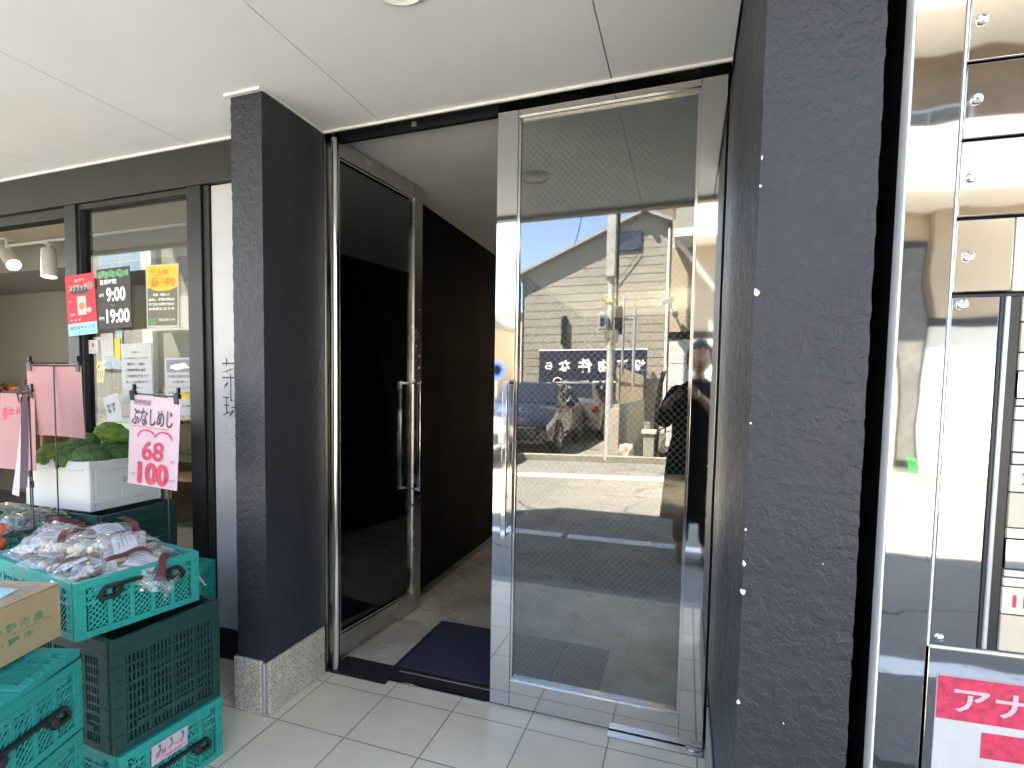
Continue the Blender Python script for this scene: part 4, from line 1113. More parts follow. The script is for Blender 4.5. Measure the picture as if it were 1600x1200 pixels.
# shelf run along the back wall with produce
sh = thing('produce_shelf', 'wooden produce shelf along the back wall of the shop', 'shelf', (-4.6, 3.9, 0))
for z in (.45, .80, 1.08):
    bm = B(); box(bm, -8.6, -2.2, 3.55 + (z - .45) * .25, 4.15, z, z + .03); part('board', bm, M['wood'], sh, world=True)
for x in (-8.5, -6.4, -4.4, -2.3):
    bm = B(); box(bm, x, x + .05, 3.75, 4.15, 0, 1.3); part('upright', bm, M['wood'], sh, world=True)
rs = random.Random(5)
pcol = ['carrot', 'brown', 'leaf', 'tomato', 'carrot', 'yellow']
k = 0
for x in [-7.3 + .44 * i for i in range(12)]:
    for z in (.83, 1.11):
        m = pcol[(k * 5 + int(z * 3)) % 6]; k += 1
        t = thing('produce_tray', 'shallow wooden tray of produce on the back shelf, ' + {'carrot': 'orange roots', 'brown': 'brown roots', 'leaf': 'dark greens', 'tomato': 'red tomatoes', 'yellow': 'yellow fruit'}[m], 'tray', (x, 3.9, z), group='trays on the shop shelves ' + m)
        bm = B(); box(bm, x - .20, x + .20, 3.72, 4.08, z, z + .012)
        for c in ((x - .20, x + .20, 3.71, 3.7195), (x - .20, x + .20, 4.0805, 4.09), (x - .2095, x - .2005, 3.71, 4.09), (x + .2005, x + .2095, 3.71, 4.09)): box(bm, *c, z, z + .08)
        part('tray', bm, M['wood'], t, world=True)
        bm = B()
        for i in range(16): blob(bm, (x + rs.uniform(-.16, .16), 3.9 + rs.uniform(-.15, .15), z + .06 + rs.uniform(0, .06)), rs.uniform(.035, .05), 1, .2, 6, sx=1.3 if m in ('carrot', 'brown') else 1, seed=i)
        o = part('produce', bm, M[m], t, world=True); o['kind'] = 'stuff'
# boxes and a counter near the window inside
ct = thing('counter', 'low wooden display table inside the shop window', 'table', (-2.7, 2.5, 0))
bm = B(); box(bm, -3.3, -2.05, 2.25, 2.75, .86, .90); part('top', bm, M['wood'], ct, world=True)
for x, y in ((-3.25, 2.3), (-2.1, 2.3), (-3.25, 2.7), (-2.1, 2.7)):
    bm = B(); box(bm, x - .025, x + .025, y - .025, y + .025, 0, .8595); part('leg', bm, M['wood'], ct, world=True)
for i, (x, w, h, m, lb) in enumerate(((-3.1, .3, .14, 'card', 'open cardboard box of orange roots on the display table'), (-2.72, .34, .16, 'wood', 'wooden box of brown roots on the display table'), (-2.30, .32, .12, 'card', 'shallow cardboard box of orange fruit at the right end of the display table'))):
    t = thing('produce_box', lb, 'box', (x, 2.5, .9))
    bm = B()
    for c in ((x - w / 2, x + w / 2, 2.34, 2.35), (x - w / 2, x + w / 2, 2.65, 2.66), (x - w / 2, x - w / 2 + .01, 2.3505, 2.6495), (x + w / 2 - .01, x + w / 2, 2.3505, 2.6495)): box(bm, *c, .9005, .9 + h)
    part('body', bm, M[m], t, world=True)
    bm = B()
    for j in range(22): blob(bm, (x + rs.uniform(-.12, .12), 2.5 + rs.uniform(-.12, .12), .9 + h * .7 + rs.uniform(0, .07)), rs.uniform(.028, .045), 2, .2, 6, sx=1.4, seed=j)
    o = part('produce', bm, M['carrot' if i != 1 else 'brown'], t, world=True); o['kind'] = 'stuff'
t = thing('promo_board', 'dark board with slanted yellow lettering inside the shop doorway', 'sign', (-4.9, 3.4, 0))
bm = B(); box(bm, -5.62, -4.62, 3.40, 3.42, 1.16, 1.46); part('panel', bm, mat('dark brown board', (.05, .025, .015), .5), t, world=True)
bm = B(); box(bm, -5.6, -5.57, 3.421, 3.44, 0, 1.45); box(bm, -4.67, -4.64, 3.421, 3.44, 0, 1.45); part('post', bm, M['wood'], t, world=True)
text(t, '大特価 大特価', M['yellow'], (-5.12, 3.40, 1.31), .92, .22, (1, 0, .18), (0, 0, 1), shear=.35, bold=.02)
t = thing('tote_bag', 'dark grey tote with pale wooden handles behind the pane', 'bag', (-2.72, 2.12, 1.12))
bm = B()
def tote(a, b): 
    an = a * 6.28318
    return Vector((-2.72 + .085 * math.cos(an) * (1 - .25 * b), 2.12 + .035 * math.sin(an) * (1 - .5 * b), 1.10 + .17 * b + .006 * math.sin(an * 3)))
grid(bm, tote, 24, 6, wrap=True); part('body', bm, M['slate'], t, world=True)
bm = B()
for y in (2.105, 2.135): tube(bm, [Vector((-2.72, y, 1.275)) + Vector((.04 * math.cos(R(a)), 0, .045 * math.sin(R(a)))) for a in range(0, 181, 15)], .006, 8)
part('handle', bm, M['wood'], t, world=True)
bm = B(); box(bm, -2.86, -2.58, 2.09, 2.16, 1.08, 1.099); 
for x in (-2.85, -2.59): tube(bm, [(x, 2.125, 1.0985), (x, 2.125, .9005)], .008, 8)
o = thing('display_stand', 'small metal display stand carrying the grey tote', 'stand', (-2.72, 2.125, .9)); part('shelf', bm, M['galv'], o, world=True)

# ================================================================== STEEL MAILBOX PANEL
TB = R(4)
mb = thing('mailbox_panel', 'mirror polished steel mailbox and intercom panel right of the dark pillar', 'mailboxes', (.336, 1.172, 0), TB)
def mbox(nm, m, x0, x1, z0, z1, y0=0.0, y1=.02, bev=.0015, parent=mb):
    bm = B(); box(bm, x0, x1, y0, y1, z0, z1); return part(nm, bm, M[m], parent, bevel=bev)
mbox('case', 'black', .0005, 1.0, .02, 2.25, .022, .34)
mbox('side_trim', 'trim', -.0035, -.0003, .02, 2.25, -.003, .03, .0008)
mbox('border', 'wavysteel', 0, .0705, .02, 2.25)
mbox('divider', 'trim', .0710, .0738, .84, 2.25, -.0015, .02, .0005)
def lock(parent, x, z, y=0.0):
    bm = B(); lathe(bm, [(.0085, 0), (.0085, .003), (.007, .005), (.0035, .0055), (.0032, .0035), (.001, .0035)], 20, (x, y, z), (0, -1, 0)); return part('lock', bm, M['chrome'], parent)
D0 = .0745
zs = [2.195, 2.070, 1.945, 1.819, 1.696, 1.570]
for a, b in zip(zs[1:], zs):
    if b > 2.2: continue
    d = mbox('box_door', 'wavysteel', D0, D0 + .27, a + .0018, b - .0018, -.001, .02, .0022); lock(d, D0 + .016, (a + b) / 2 + .002, -.001)
    mbox('box_door', 'wavysteel', D0 + .273, D0 + .54, a + .0018, b - .0018, -.001, .02, .0022)
d = mbox('box_door', 'steel2', D0, D0 + .080, 1.4485, 1.567, -.001, .02, .002); lock(d, D0 + .018, 1.507, -.001)
mbox('name_plate', 'cream', D0 + .082, D0 + .54, 1.4485, 1.567, .002, .02)
mbox('shadow_gap', 'dark', D0, D0 + .54, .84, 1.447, .008, .022)
d = mbox('cover_plate', 'wavysteel', D0, D0 + .0665, .846, 1.440, -.001, .008, .0015)
lock(d, D0 + .014, 1.429, -.001); bm = B(); lathe(bm, [(.007, 0), (.006, .003), (.002, .0045)], 16, (D0 + .013, -.001, .857), (0, -1, 0)); part('screw', bm, M['chrome'], d)
mbox('rail', 'dkmetal', D0 + .0675, D0 + .0735, .846, 1.440, .000, .0078); mbox('rail', 'galv', D0 + .0738, D0 + .0805, .846, 1.440, -.003, .0078); mbox('rail', 'dkmetal', D0 + .0808, D0 + .0965, .846, 1.440, .002, .0078)
z = 1.43
plates = [('tan', .03), ('cream', .05), ('acrylic', .045), ('steel2', .02), ('cream', .018), ('acrylic', .034), ('galv', .019), ('cream', .034), ('tan', .053), ('cream', .013), ('steel', .040), ('galv', .019), ('cream', .038), ('tan', .044)]
z = 1.258
seq = [('cream', .020, ''), ('acrylic', .046, ''), ('galv', .018, ''), ('cream', .040, '2F'), ('tan', .052, ''), ('cream', .016, ''), ('steel', .045, ''), ('galv', .012, ''), ('cream', .014, ''), ('cream', .041, '1F'), ('tan', .056, '')]
def nplate(m, z0, z1, s=''):
    p = mbox('name_plate', m, D0 + .0975, D0 + .54, z0 + .0012, z1 - .0012, -.0015, .0078, .0008)
    if s: text(p, s, M['redink'], ROOT[mb.name] @ Vector((D0 + .126, -.0015, (z0 + z1) / 2)), .030, .021, ROOT[mb.name].to_3x3() @ Vector((1, 0, 0)), (0, 0, 1), bold=.015)
zz = 1.440
for m, h, s in [('cream', .042, '3F'), ('tan', .05, ''), ('cream', .03, ''), ('steel', .045, ''), ('galv', .013, '')]: nplate(m, zz - h, zz, s); zz -= h
tot = sum(h for _, h, _ in seq); kx = (zz - .846) / tot
for m, h, s in seq: nplate(m, zz - h * kx, zz, s); zz -= h * kx
mbox('border', 'trim', D0, D0 + .54, .8385, .8425, -.0018, .02, .0005)
mbox('lower_panel', 'wavysteel', D0, D0 + .54, .02, .8380)
po = thing('notice', 'white notice with a soft red headline band stuck on the lower steel panel', 'notice', ROOT[mb.name] @ Vector((D0 + .018, -.002, .3)), TB)
rP = ROOT[mb.name].to_3x3() @ Vector((1, 0, 0))
def P2(x, z, n=0.0): return ROOT[mb.name] @ Vector((D0 + .014 + x, -.0012 - n, z))
bm = B(); sheet(bm, P2(0, .34), rP, (0, 0, 1), .36, .452, n=1); part('paper', bm, M['paper'], po, world=True)
bm = B(); prism(bm, [(0.001, .715), (.359, .715), (.359, .791), (0.001, .791)], lambda u, v, d: P2(u, v, d), .0002, .0010); part('headline_band', bm, M['redink'], po, world=True)
text(po, 'アナウンス', M['palepink'], P2(.17, .753, .001), .29, .044, rP, (0, 0, 1), bold=.02)
bm = B(); prism(bm, [(.068, .655), (.35, .66), (.35, .705), (.068, .70)], lambda u, v, d: P2(u, v, d), .0002, .0010); part('red_block', bm, M['redink'], po, world=True)
for i in range(4): 
    bm = B(); prism(bm, [(.03, .60 - i * .05), (.33 - .05 * (i % 2), .60 - i * .05), (.33 - .05 * (i % 2), .62 - i * .05), (.03, .62 - i * .05)], lambda u, v, d: P2(u, v, d), .0002, .0010); part('printed_line', bm, M['greyink'], po, world=True)
# dark recess between the pillar and the panel
rc = thing('meter_recess', 'narrow dark recess with a grey meter box between pillar and steel panel', 'recess', (.31, 1.5, 0))
bm = B(); box(bm, .294, .333, 1.55, 1.60, 0, 2.34); part('back_board', bm, M['black'], rc, world=True)
bm = B(); box(bm, .296, .330, 1.40, 1.549, .95, 1.17); part('meter_box', bm, M['dkmetal'], rc, world=True, bevel=.003)
bm = B(); tube(bm, [(.312, 1.50, .95), (.312, 1.50, .0)], .01, 10); tube(bm, [(.312, 1.50, 1.17), (.312, 1.50, 2.3)], .01, 10); part('conduit', bm, M['dkmetal'], rc, world=True)

# ================================================================== STREET OPPOSITE (behind the camera, seen in the glass)
hs = thing('gabled_house', 'beige lap sided house with a grey gable roof across the street', 'house', (-2.8, -13.5, 0))
YH = -13.5
gx = [(-5.05, 0), (-5.05, 4.91), (-1.34, 6.50), (-.655, 6.19), (-.655, 0)]
def xr(z):
    a = -5.05 if z <= 4.91 else -5.05 + (z - 4.91) / (6.50 - 4.91) * 3.71
    b = -.655 if z <= 6.19 else -.655 - (z - 6.19) / .31 * .685
    return a, b
bm = B(); z = 0.0
while z < 6.49:
    z1 = min(z + .25, 6.495); (a0, b0), (a1, b1) = xr(z), xr(z1)
    if b1 - a1 > .01:
        p = [bm.verts.new(c) for c in ((a0, YH + .009, z), (b0, YH + .009, z), (b1, YH, z1), (a1, YH, z1))]; bm.faces.new(p)
        qv = [bm.verts.new(c) for c in ((a0, YH - .001, z), (b0, YH - .001, z), (b0, YH + .009, z), (a0, YH + .009, z))]; bm.faces.new(qv)
    z = z1
part('wall', bm, M['siding'], hs, world=True, smooth=False)
bm = B(); prism(bm, [(x + (.01 if x < -2 else -.01), z) for x, z in gx], lambda u, v, d: (u, d, v - .01), YH - .02, YH - 7); part('wall', bm, M['siding'], hs, world=True)
bm = B()
for (xa, za), (xb, zb) in (((-5.30, 4.803), (-1.34, 6.515)), ((-1.34, 6.515), (-.55, 6.16))):
    prism(bm, [(xa, za), (xb, zb), (xb, zb + .10), (xa, za + .10)], lambda u, v, d: (u, d, v), YH + .25, YH - 7.2)
part('roof', bm, M['roofmetal'], hs, world=True)
bm = B(); tube(bm, [(-5.16, YH + .1, 4.75), (-5.13, YH + .07, 4.5), (-5.13, YH + .07, 0)], .045, 10); part('downpipe', bm, M['dkmetal'], hs, world=True)
bm = B(); tube(bm, [(-.61, YH + .1, 6.0), (-.61, YH + .07, 5.7), (-.61, YH + .07, 0)], .045, 10); part('downpipe', bm, M['white'], hs, world=True)
bm = B(); box(bm, -2.08, -1.38, YH + .02, YH + .045, 5.42, 6.0); f = part('window', bm, M['dkmetal'], hs, world=True)
bm = B(); box(bm, -2.04, -1.745, YH + .05, YH + .055, 5.46, 5.96); box(bm, -1.72, -1.42, YH + .05, YH + .055, 5.46, 5.96); part('pane', bm, M['winglass'], f, world=True)
bm = B(); tube(bm, [(-1.42, YH + .06, 5.4), (-2.1, YH + .06, 4.5), (-2.5, YH + .06, 4.8)], .012, 6); part('cable', bm, M['dkmetal'], hs, world=True)
bm = B(); cyl(bm, (-1.34, YH + .3, 6.55), (-1.34, YH + .3, 6.78), .10, .05, 10); part('vent_cap', bm, M['roofmetal'], hs, world=True)
bm = B(); box(bm, -3.74, -3.59, YH + .02, YH + .14, 2.66, 3.55); part('vent_duct', bm, M['dkmetal'], hs, world=True)

YS = -13.1
sb = thing('sign_board', 'long dark navy sign board with white lettering in front of the gabled house', 'sign', (-2.8, YS, 0))
bm = B(); box(bm, -4.36, -1.12, YS - .04, YS, 1.30, 2.45); part('panel', bm, M['navy'], sb, world=True)
bm = B(); box(bm, -4.38, -1.10, YS - .045, YS + .01, 2.451, 2.49); part('top_rail', bm, M['white'], sb, world=True)
for x in (-4.2, -2.7, -1.3):
    bm = B(); box(bm, x, x + .08, YS - .14, YS - .045, 0, 2.44); part('post', bm, M['galv'], sb, world=True)
for x, s_, ch in [(-1.33, .35, '投'), (-1.81, .37, '資'), (-2.34, .39, '物'), (-2.92, .43, '件'), (-3.56, .36, 'な'), (-4.05, .24, 'ら')]:
    text(sb, ch, M['whiteink'], (x, YS, 1.99), s_, s_, (-1, 0, 0), (0, 0, 1), bold=.035, off=.004)
text(sb, '■ 不動産 ■', M['whiteink'], (-2.6, YS, 1.50), 1.3, .075, (-1, 0, 0), (0, 0, 1), off=.004, bold=.02)
bm = B(); lathe(bm, [(.16, 0), (.16, .006), (.125, .006), (.125, 0)], 24, (-3.76, YS, 1.48), (0, 1, 0)); part('ring_mark', bm, M['whiteink'], sb, world=True)

up = thing('utility_pole', 'grey steel utility pole with control boxes by the car park', 'utility pole', (-1.32, -6.35, 0))
bm = B(); tube(bm, [(-1.32, -6.35, -.01), (-1.32, -6.35, 2.0)], [.072, .070], 18); part('pole', bm, M['polegrey'], up, world=True)
bm = B(); lathe(bm, [(.072, 2.001), (.14, 2.30), (.15, 2.34), (.07, 2.35)], 18, (-1.32, -6.35, 0)); part('sleeve', bm, M['cream'], up, world=True)
bm = B(); tube(bm, [(-1.34, -6.35, 2.351), (-1.34, -6.35, 3.30)], .055, 14); part('mast', bm, M['polegrey'], up, world=True)
bm = B(); box(bm, -1.43, -1.26, -6.47, -6.24, 3.301, 8.6); part('cable_box', bm, M['polegrey'], up, world=True, bevel=.02)
bm = B(); tube(bm, [(-1.235, -6.36, 2.35), (-1.235, -6.36, 8.6)], .022, 8); part('conduit', bm, M['dkmetal'], up, world=True)
bm = B(); box(bm, -1.53, -1.395, -6.30, -6.16, 2.36, 2.66); f = part('control_box', bm, M['galv'], up, world=True, bevel=.01)
bm = B(); box(bm, -1.50, -1.42, -6.159, -6.155, 2.42, 2.60); part('window', bm, M['winglass'], f, world=True)
bm = B(); box(bm, -1.26, -1.13, -6.66, -6.30, 2.30, 2.78); part('signal_back', bm, M['dkmetal'], up, world=True, bevel=.02)
bm = B(); box(bm, -1.13, -1.10, -6.50, -6.32, 1.55, 2.95); part('side_duct', bm, M['polegrey'], up, world=True, bevel=.01)
bm = B(); tube(bm, [(-1.10, -6.40, 2.56), (-.93, -6.42, 2.56), (-.92, -6.42, 2.50), (-.92, -6.42, 1.35)], .03, 10); tube(bm, [(-.92, -6.42, 2.45), (-.92, -6.42, 2.74)], .032, 10); part('side_pipe', bm, M['galv'], up, world=True)
for z in (3.28, 2.85):
    bm = B(); lathe(bm, [(.075, z), (.085, z + .008), (.085, z + .03), (.075, z + .038)], 16, (-1.34, -6.35, 0)); part('band', bm, M['yellow'], up, world=True)

cw_ = thing('boundary_wall', 'low concrete wall beside the car park with a stone faced end', 'wall', (-1.19, -8.8, 0))
bm = B(); box(bm, -1.25, -1.13, -12.8, -6.26, -.02, 1.0); part('body', bm, M['concrete'], cw_, world=True, bevel=.008)
bm = B(); box(bm, -1.27, -1.11, -6.259, -6.10, -.02, .93); part('end_pier', bm, M['granite'], cw_, world=True, bevel=.012)
bm = B(); blob(bm, (-.98, -6.12, .12), .19, 3, .5, 6, sx=.8, sy=.6, sz=1.1, seed=4); part('rough_stone', bm, M['granite'], cw_, world=True)
fe = thing('slat_fence', 'brown vertical slat fence standing on the low concrete wall', 'fence', (-1.19, -8.8, 1.0))
for i in range(38):
    y = -6.35 - i * .165
    bm = B(); box(bm, -1.225, -1.155, y - .045, y, 1.03, 1.68); part('slat', bm, M['slat'], fe, world=True)
bm = B(); box(bm, -1.245, -1.2255, -12.7, -6.3, 1.12, 1.16); box(bm, -1.245, -1.2255, -12.7, -6.3, 1.52, 1.56); 
for y in (-6.4, -8.2, -10, -12.6): box(bm, -1.244, -1.227, y - .03, y, 1.0, 1.119)
part('rail', bm, M['dkmetal'], fe, world=True)

gp = thing('gate_post', 'short concrete gate post with a cap at the foot of the stairs', 'post', (-.59, -6.12, 0))
bm = B(); box(bm, -.68, -.50, -6.22, -6.04, -.02, .50); part('shaft', bm, M['concrete'], gp, world=True, bevel=.008)
bm = B(); box(bm, -.715, -.465, -6.25, -6.01, .501, .575); part('cap', bm, M['cream'], gp, world=True, bevel=.012)
stq = thing('stairs', 'dark stone stairs rising to the beige building', 'stairs', (.3, -6.8, 0))
for i in range(6):
    bm = B(); box(bm, -.42 + i * .26, 1.4, -7.44, -6.25, -.02 if i == 0 else i * .17 + .0005, (i + 1) * .17); part('step', bm, M['dkmetal'], stq, world=True, bevel=.006)
bm = B()
pp = [(-.45, -6.2, .17), (-.45, -6.2, .95), (1.0, -6.2, 1.93), (1.0, -6.2, 1.03)]
tube(bm, pp, .02, 8); tube(bm, [(-.45, -6.2, .55), (1.0, -6.2, 1.52)], .014, 8)
for k in range(1, 6): x = -.45 + 1.45 * k / 6; tube(bm, [(x, -6.2, .17 + .86 * k / 6), (x, -6.2, .95 + .98 * k / 6)], .012, 6)
part('handrail', bm, M['dkmetal'], stq, world=True)
for x in (-.48, -.52): 
    bm = B(); tube(bm, [(x, -6.35, 0), (x + .01, -6.35, .9), (x + .05, -6.33, 1.3), (x + .12, -6.3, 1.62)], .018, 8); part('iron_stem', bm, M['dkmetal'], stq, world=True)

bb = thing('beige_building', 'beige rendered building with pale block base and a white balcony slab', 'building', (3, -7.6, 0))
bm = B(); box(bm, -.36, 9, -16, -7.62, 2.42, 4.6); part('wall', bm, M['tanwall'], bb, world=True)
bm = B(); box(bm, -.355, 9, -16, -7.60, -.02, 2.27); part('block_base', bm, M['blockwall'], bb, world=True)
bm = B()
for z in (.45, .9, 1.35, 1.8): box(bm, -.36, 9, -7.6, -7.597, z, z + .012)
part('block_joint', bm, M['concrete'], bb, world=True)
bm = B(); box(bm, -.37, 9.01, -16, -7.585, 2.271, 2.419); part('dark_band', bm, M['dkmetal'], bb, world=True)
bm = B(); box(bm, -.30, 9, -7.615, -6.75, 4.05, 4.19); part('balcony_slab', bm, M['white'], bb, world=True)
bm = B(); box(bm, -.28, 9, -6.85, -6.78, 4.191, 4.95); part('balcony_parapet', bm, M['greywall'], bb, world=True)
bm = B(); box(bm, -.36, 9, -16, -7.64, 4.601, 6.3); part('upper_wall', bm, M['brownwall'], bb, world=True)
bm = B(); box(bm, -.5, 9.3, -16.2, -6.5, 6.301, 6.48); part('eaves', bm, M['white'], bb, world=True)
bm = B(); tube(bm, [(-.25, -6.95, 4.04), (.45, -7.6, 3.2)], .045, 8); part('brace', bm, M['white'], bb, world=True)
for x in (1.1, 4.15, 6.6):
    bm = B(); box(bm, x, x + .9, -7.635, -7.60, 5.02, 5.55); f = part('window', bm, M['galv'], bb, world=True)
    bm = B(); box(bm, x + .04, x + .44, -7.599, -7.592, 5.06, 5.51); box(bm, x + .46, x + .86, -7.599, -7.592, 5.06, 5.51); part('pane', bm, M['curtain'], f, world=True)
bm = B(); box(bm, 4.22, 4.60, -7.615, -7.56, .1, 3.6); f = part('door', bm, M['dkmetal'], bb, world=True)
bm = B(); box(bm, 4.26, 4.56, -7.559, -7.552, .2, 3.5); part('pane', bm, M['curtain'], f, world=True)
bm = B(); box(bm, 4.68, 4.95, -7.615, -7.50, 2.425, 4.045); part('pilaster', bm, M['tanwall'], bb, world=True)
sc = thing('security_camera', 'white bullet security camera on an arm on the beige wall', 'camera', (-.33, -7.6, 2.98))
bm = B(); cyl(bm, (-.30, -7.619, 2.85), (-.30, -7.58, 2.85), .05, .05, 14); tube(bm, [(-.30, -7.58, 2.85), (-.33, -7.42, 2.86), (-.34, -7.35, 2.95)], .018, 8); part('arm', bm, M['white'], sc, world=True)
bm = B(); lathe(bm, [(.05, 0), (.055, .02), (.055, .24), (.045, .26), (.03, .255)], 16, (-.31, -7.40, 3.02), (-.75, .5, -.25)); part('body', bm, M['white'], sc, world=True)
gb = thing('plastic_crate', 'bright green plastic crate by the door of the beige building', 'crate', (4.40, -7.3, 0))
bm = B(); lathe(bm, [(.08, 0), (.10, .24), (.11, .25), (.11, .27), (.09, .27), (.07, .03)], 4, (4.40, -7.3, 0)); part('body', bm, M['greenbin'], gb, world=True)
bt = thing('brown_tower', 'tall brown tiled building behind the gabled house', 'building', (3, -24, 0))
bm = B(); box(bm, -1.9, 12, -34, -22, -.02, 12.5); part('wall', bm, M['brownwall'], bt, world=True)
for z in (4, 7, 10):
    for x in (.5, 4, 7.5): bm = B(); box(bm, x, x + 1.8, -21.99, -21.95, z, z + 1.4); part('window', bm, M['winglass'], bt, world=True)
cb_ = thing('cream_building', 'cream rendered building behind the car park', 'building', (-9, -20, 0))
bm = B(); box(bm, -11.8, -5.6, -27, -20, -.02, 4.6); part('wall', bm, M['creamwall'], cb_, world=True)
bm = B(); box(bm, -11.95, -5.45, -27.1, -19.85, 4.601, 4.78); part('roof', bm, M['white'], cb_, world=True)
for x in (-10.8, -8.6, -6.9):
    bm = B(); box(bm, x, x + 1.1, -19.99, -19.95, 2.3, 3.5); f = part('window', bm, M['galv'], cb_, world=True)
    bm = B(); box(bm, x + .06, x + 1.04, -19.949, -19.94, 2.36, 3.44); part('pane', bm, M['winglass'], f, world=True)
# apartment block further left (mirrored in the shop window)
ap = thing('apartment_block', 'pale grey apartment block with blue tinted windows far left across the street', 'building', (-18, -9.5, 0))
bm = B(); box(bm, -26, -12.6, -18, -9.5, -.02, 7.6); part('wall', bm, M['greywall'], ap, world=True)
bm = B(); box(bm, -15.5, -12.55, -9.499, -8.7, 2.9, 3.1); box(bm, -15.5, -12.55, -8.78, -8.7, 3.101, 3.9); part('balcony', bm, M['blockwall'], ap, world=True)
bm = B(); box(bm, -15.52, -12.53, -9.499, -8.6, 5.7, 5.9); box(bm, -15.5, -12.55, -8.78, -8.7, 5.901, 6.7); part('balcony', bm, M['blockwall'], ap, world=True)
bm = B(); box(bm, -16.55, -16.1, -9.495, -9.3, 0, 7.55); part('pilaster', bm, M['white'], ap, world=True)
skyblue = mat('sky tinted window', (.32, .45, .58), .08, spec=.9, var=.1)
for x, z in ((-18.6, 4.7), (-17.6, 4.7), (-20.4, 4.7), (-18.6, 1.8), (-20.4, 1.8), (-14.4, 3.2), (-14.4, 6.0)):
    bm = B(); box(bm, x - .04, x + .9, -9.498, -9.45, z - .04, z + 1.3); f = part('window', bm, M['white'], ap, world=True)
    bm = B(); box(bm, x, x + .86, -9.449, -9.44, z, z + .58); box(bm, x, x + .86, -9.449, -9.44, z + .63, z + 1.26); part('pane', bm, skyblue, f, world=True)
bs_ = thing('corner_shop', 'low cream shop house with a grey shutter further left across the street', 'building', (-9, -9.5, 0))
bm = B(); box(bm, -12.5, -6.0, -16, -9.0, -.02, 3.3); part('wall', bm, M['creamwall'], bs_, world=True)
bm = B(); box(bm, -12.55, -5.95, -16.1, -8.8, 3.301, 3.5); part('roof', bm, M['roofmetal'], bs_, world=True)
bm = B()
for i in range(28): box(bm, -11.6, -8.6, -8.999, -8.985 if i % 2 else -8.975, .05 + i * .085, .05 + (i + 1) * .085 - .001)
part('shutter', bm, M['galv'], bs_, world=True)
bm = B(); box(bm, -8.2, -6.6, -8.999, -8.96, .9, 2.3); f = part('window', bm, M['dkmetal'], bs_, world=True)
bm = B(); box(bm, -8.1, -6.7, -8.959, -8.95, 1.0, 2.2); part('pane', bm, M['winglass'], f, world=True)
rsn = thing('round_sign', 'round sign with a blue ring on a thin post behind the cars', 'sign', (-4.45, -9.2, 0))
bm = B(); tube(bm, [(-4.45, -9.2, 0), (-4.45, -9.2, 1.5)], .025, 8); part('post', bm, M['galv'], rsn, world=True)
bm = B(); lathe(bm, [(.22, 0), (.22, .01)], 30, (-4.45, -9.17, 1.72), (0, 1, 0)); part('face', bm, M['white'], rsn, world=True)
bm = B(); lathe(bm, [(.22, .0105), (.22, .016), (.14, .016), (.14, .0105)], 30, (-4.45, -9.17, 1.72), (0, 1, 0)); part('ring', bm, M['blueplastic'], rsn, world=True)
for k, (a, b) in enumerate((((-1.40, -6.3, 8.2), (-30, -7.2, 8.0)), ((-1.36, -6.3, 7.7), (-3.4, -13.3, 5.6)), ((-1.36, -6.3, 8.3), (30, -7.0, 8.1)))):
    t = thing('overhead_cable', ('thin overhead cable running left from the utility pole', 'thin service cable from the pole to the gabled house', 'thin overhead cable running right from the utility pole')[k], 'cable', a)
    bm = B(); a, b = Vector(a), Vector(b); tube(bm, [a.lerp(b, s / 12) - Vector((0, 0, (a - b).length * .06 * 4 * (s / 12) * (1 - s / 12))) for s in range(13)], .012, 6); part('cable', bm, M['rubber'], t, world=True)

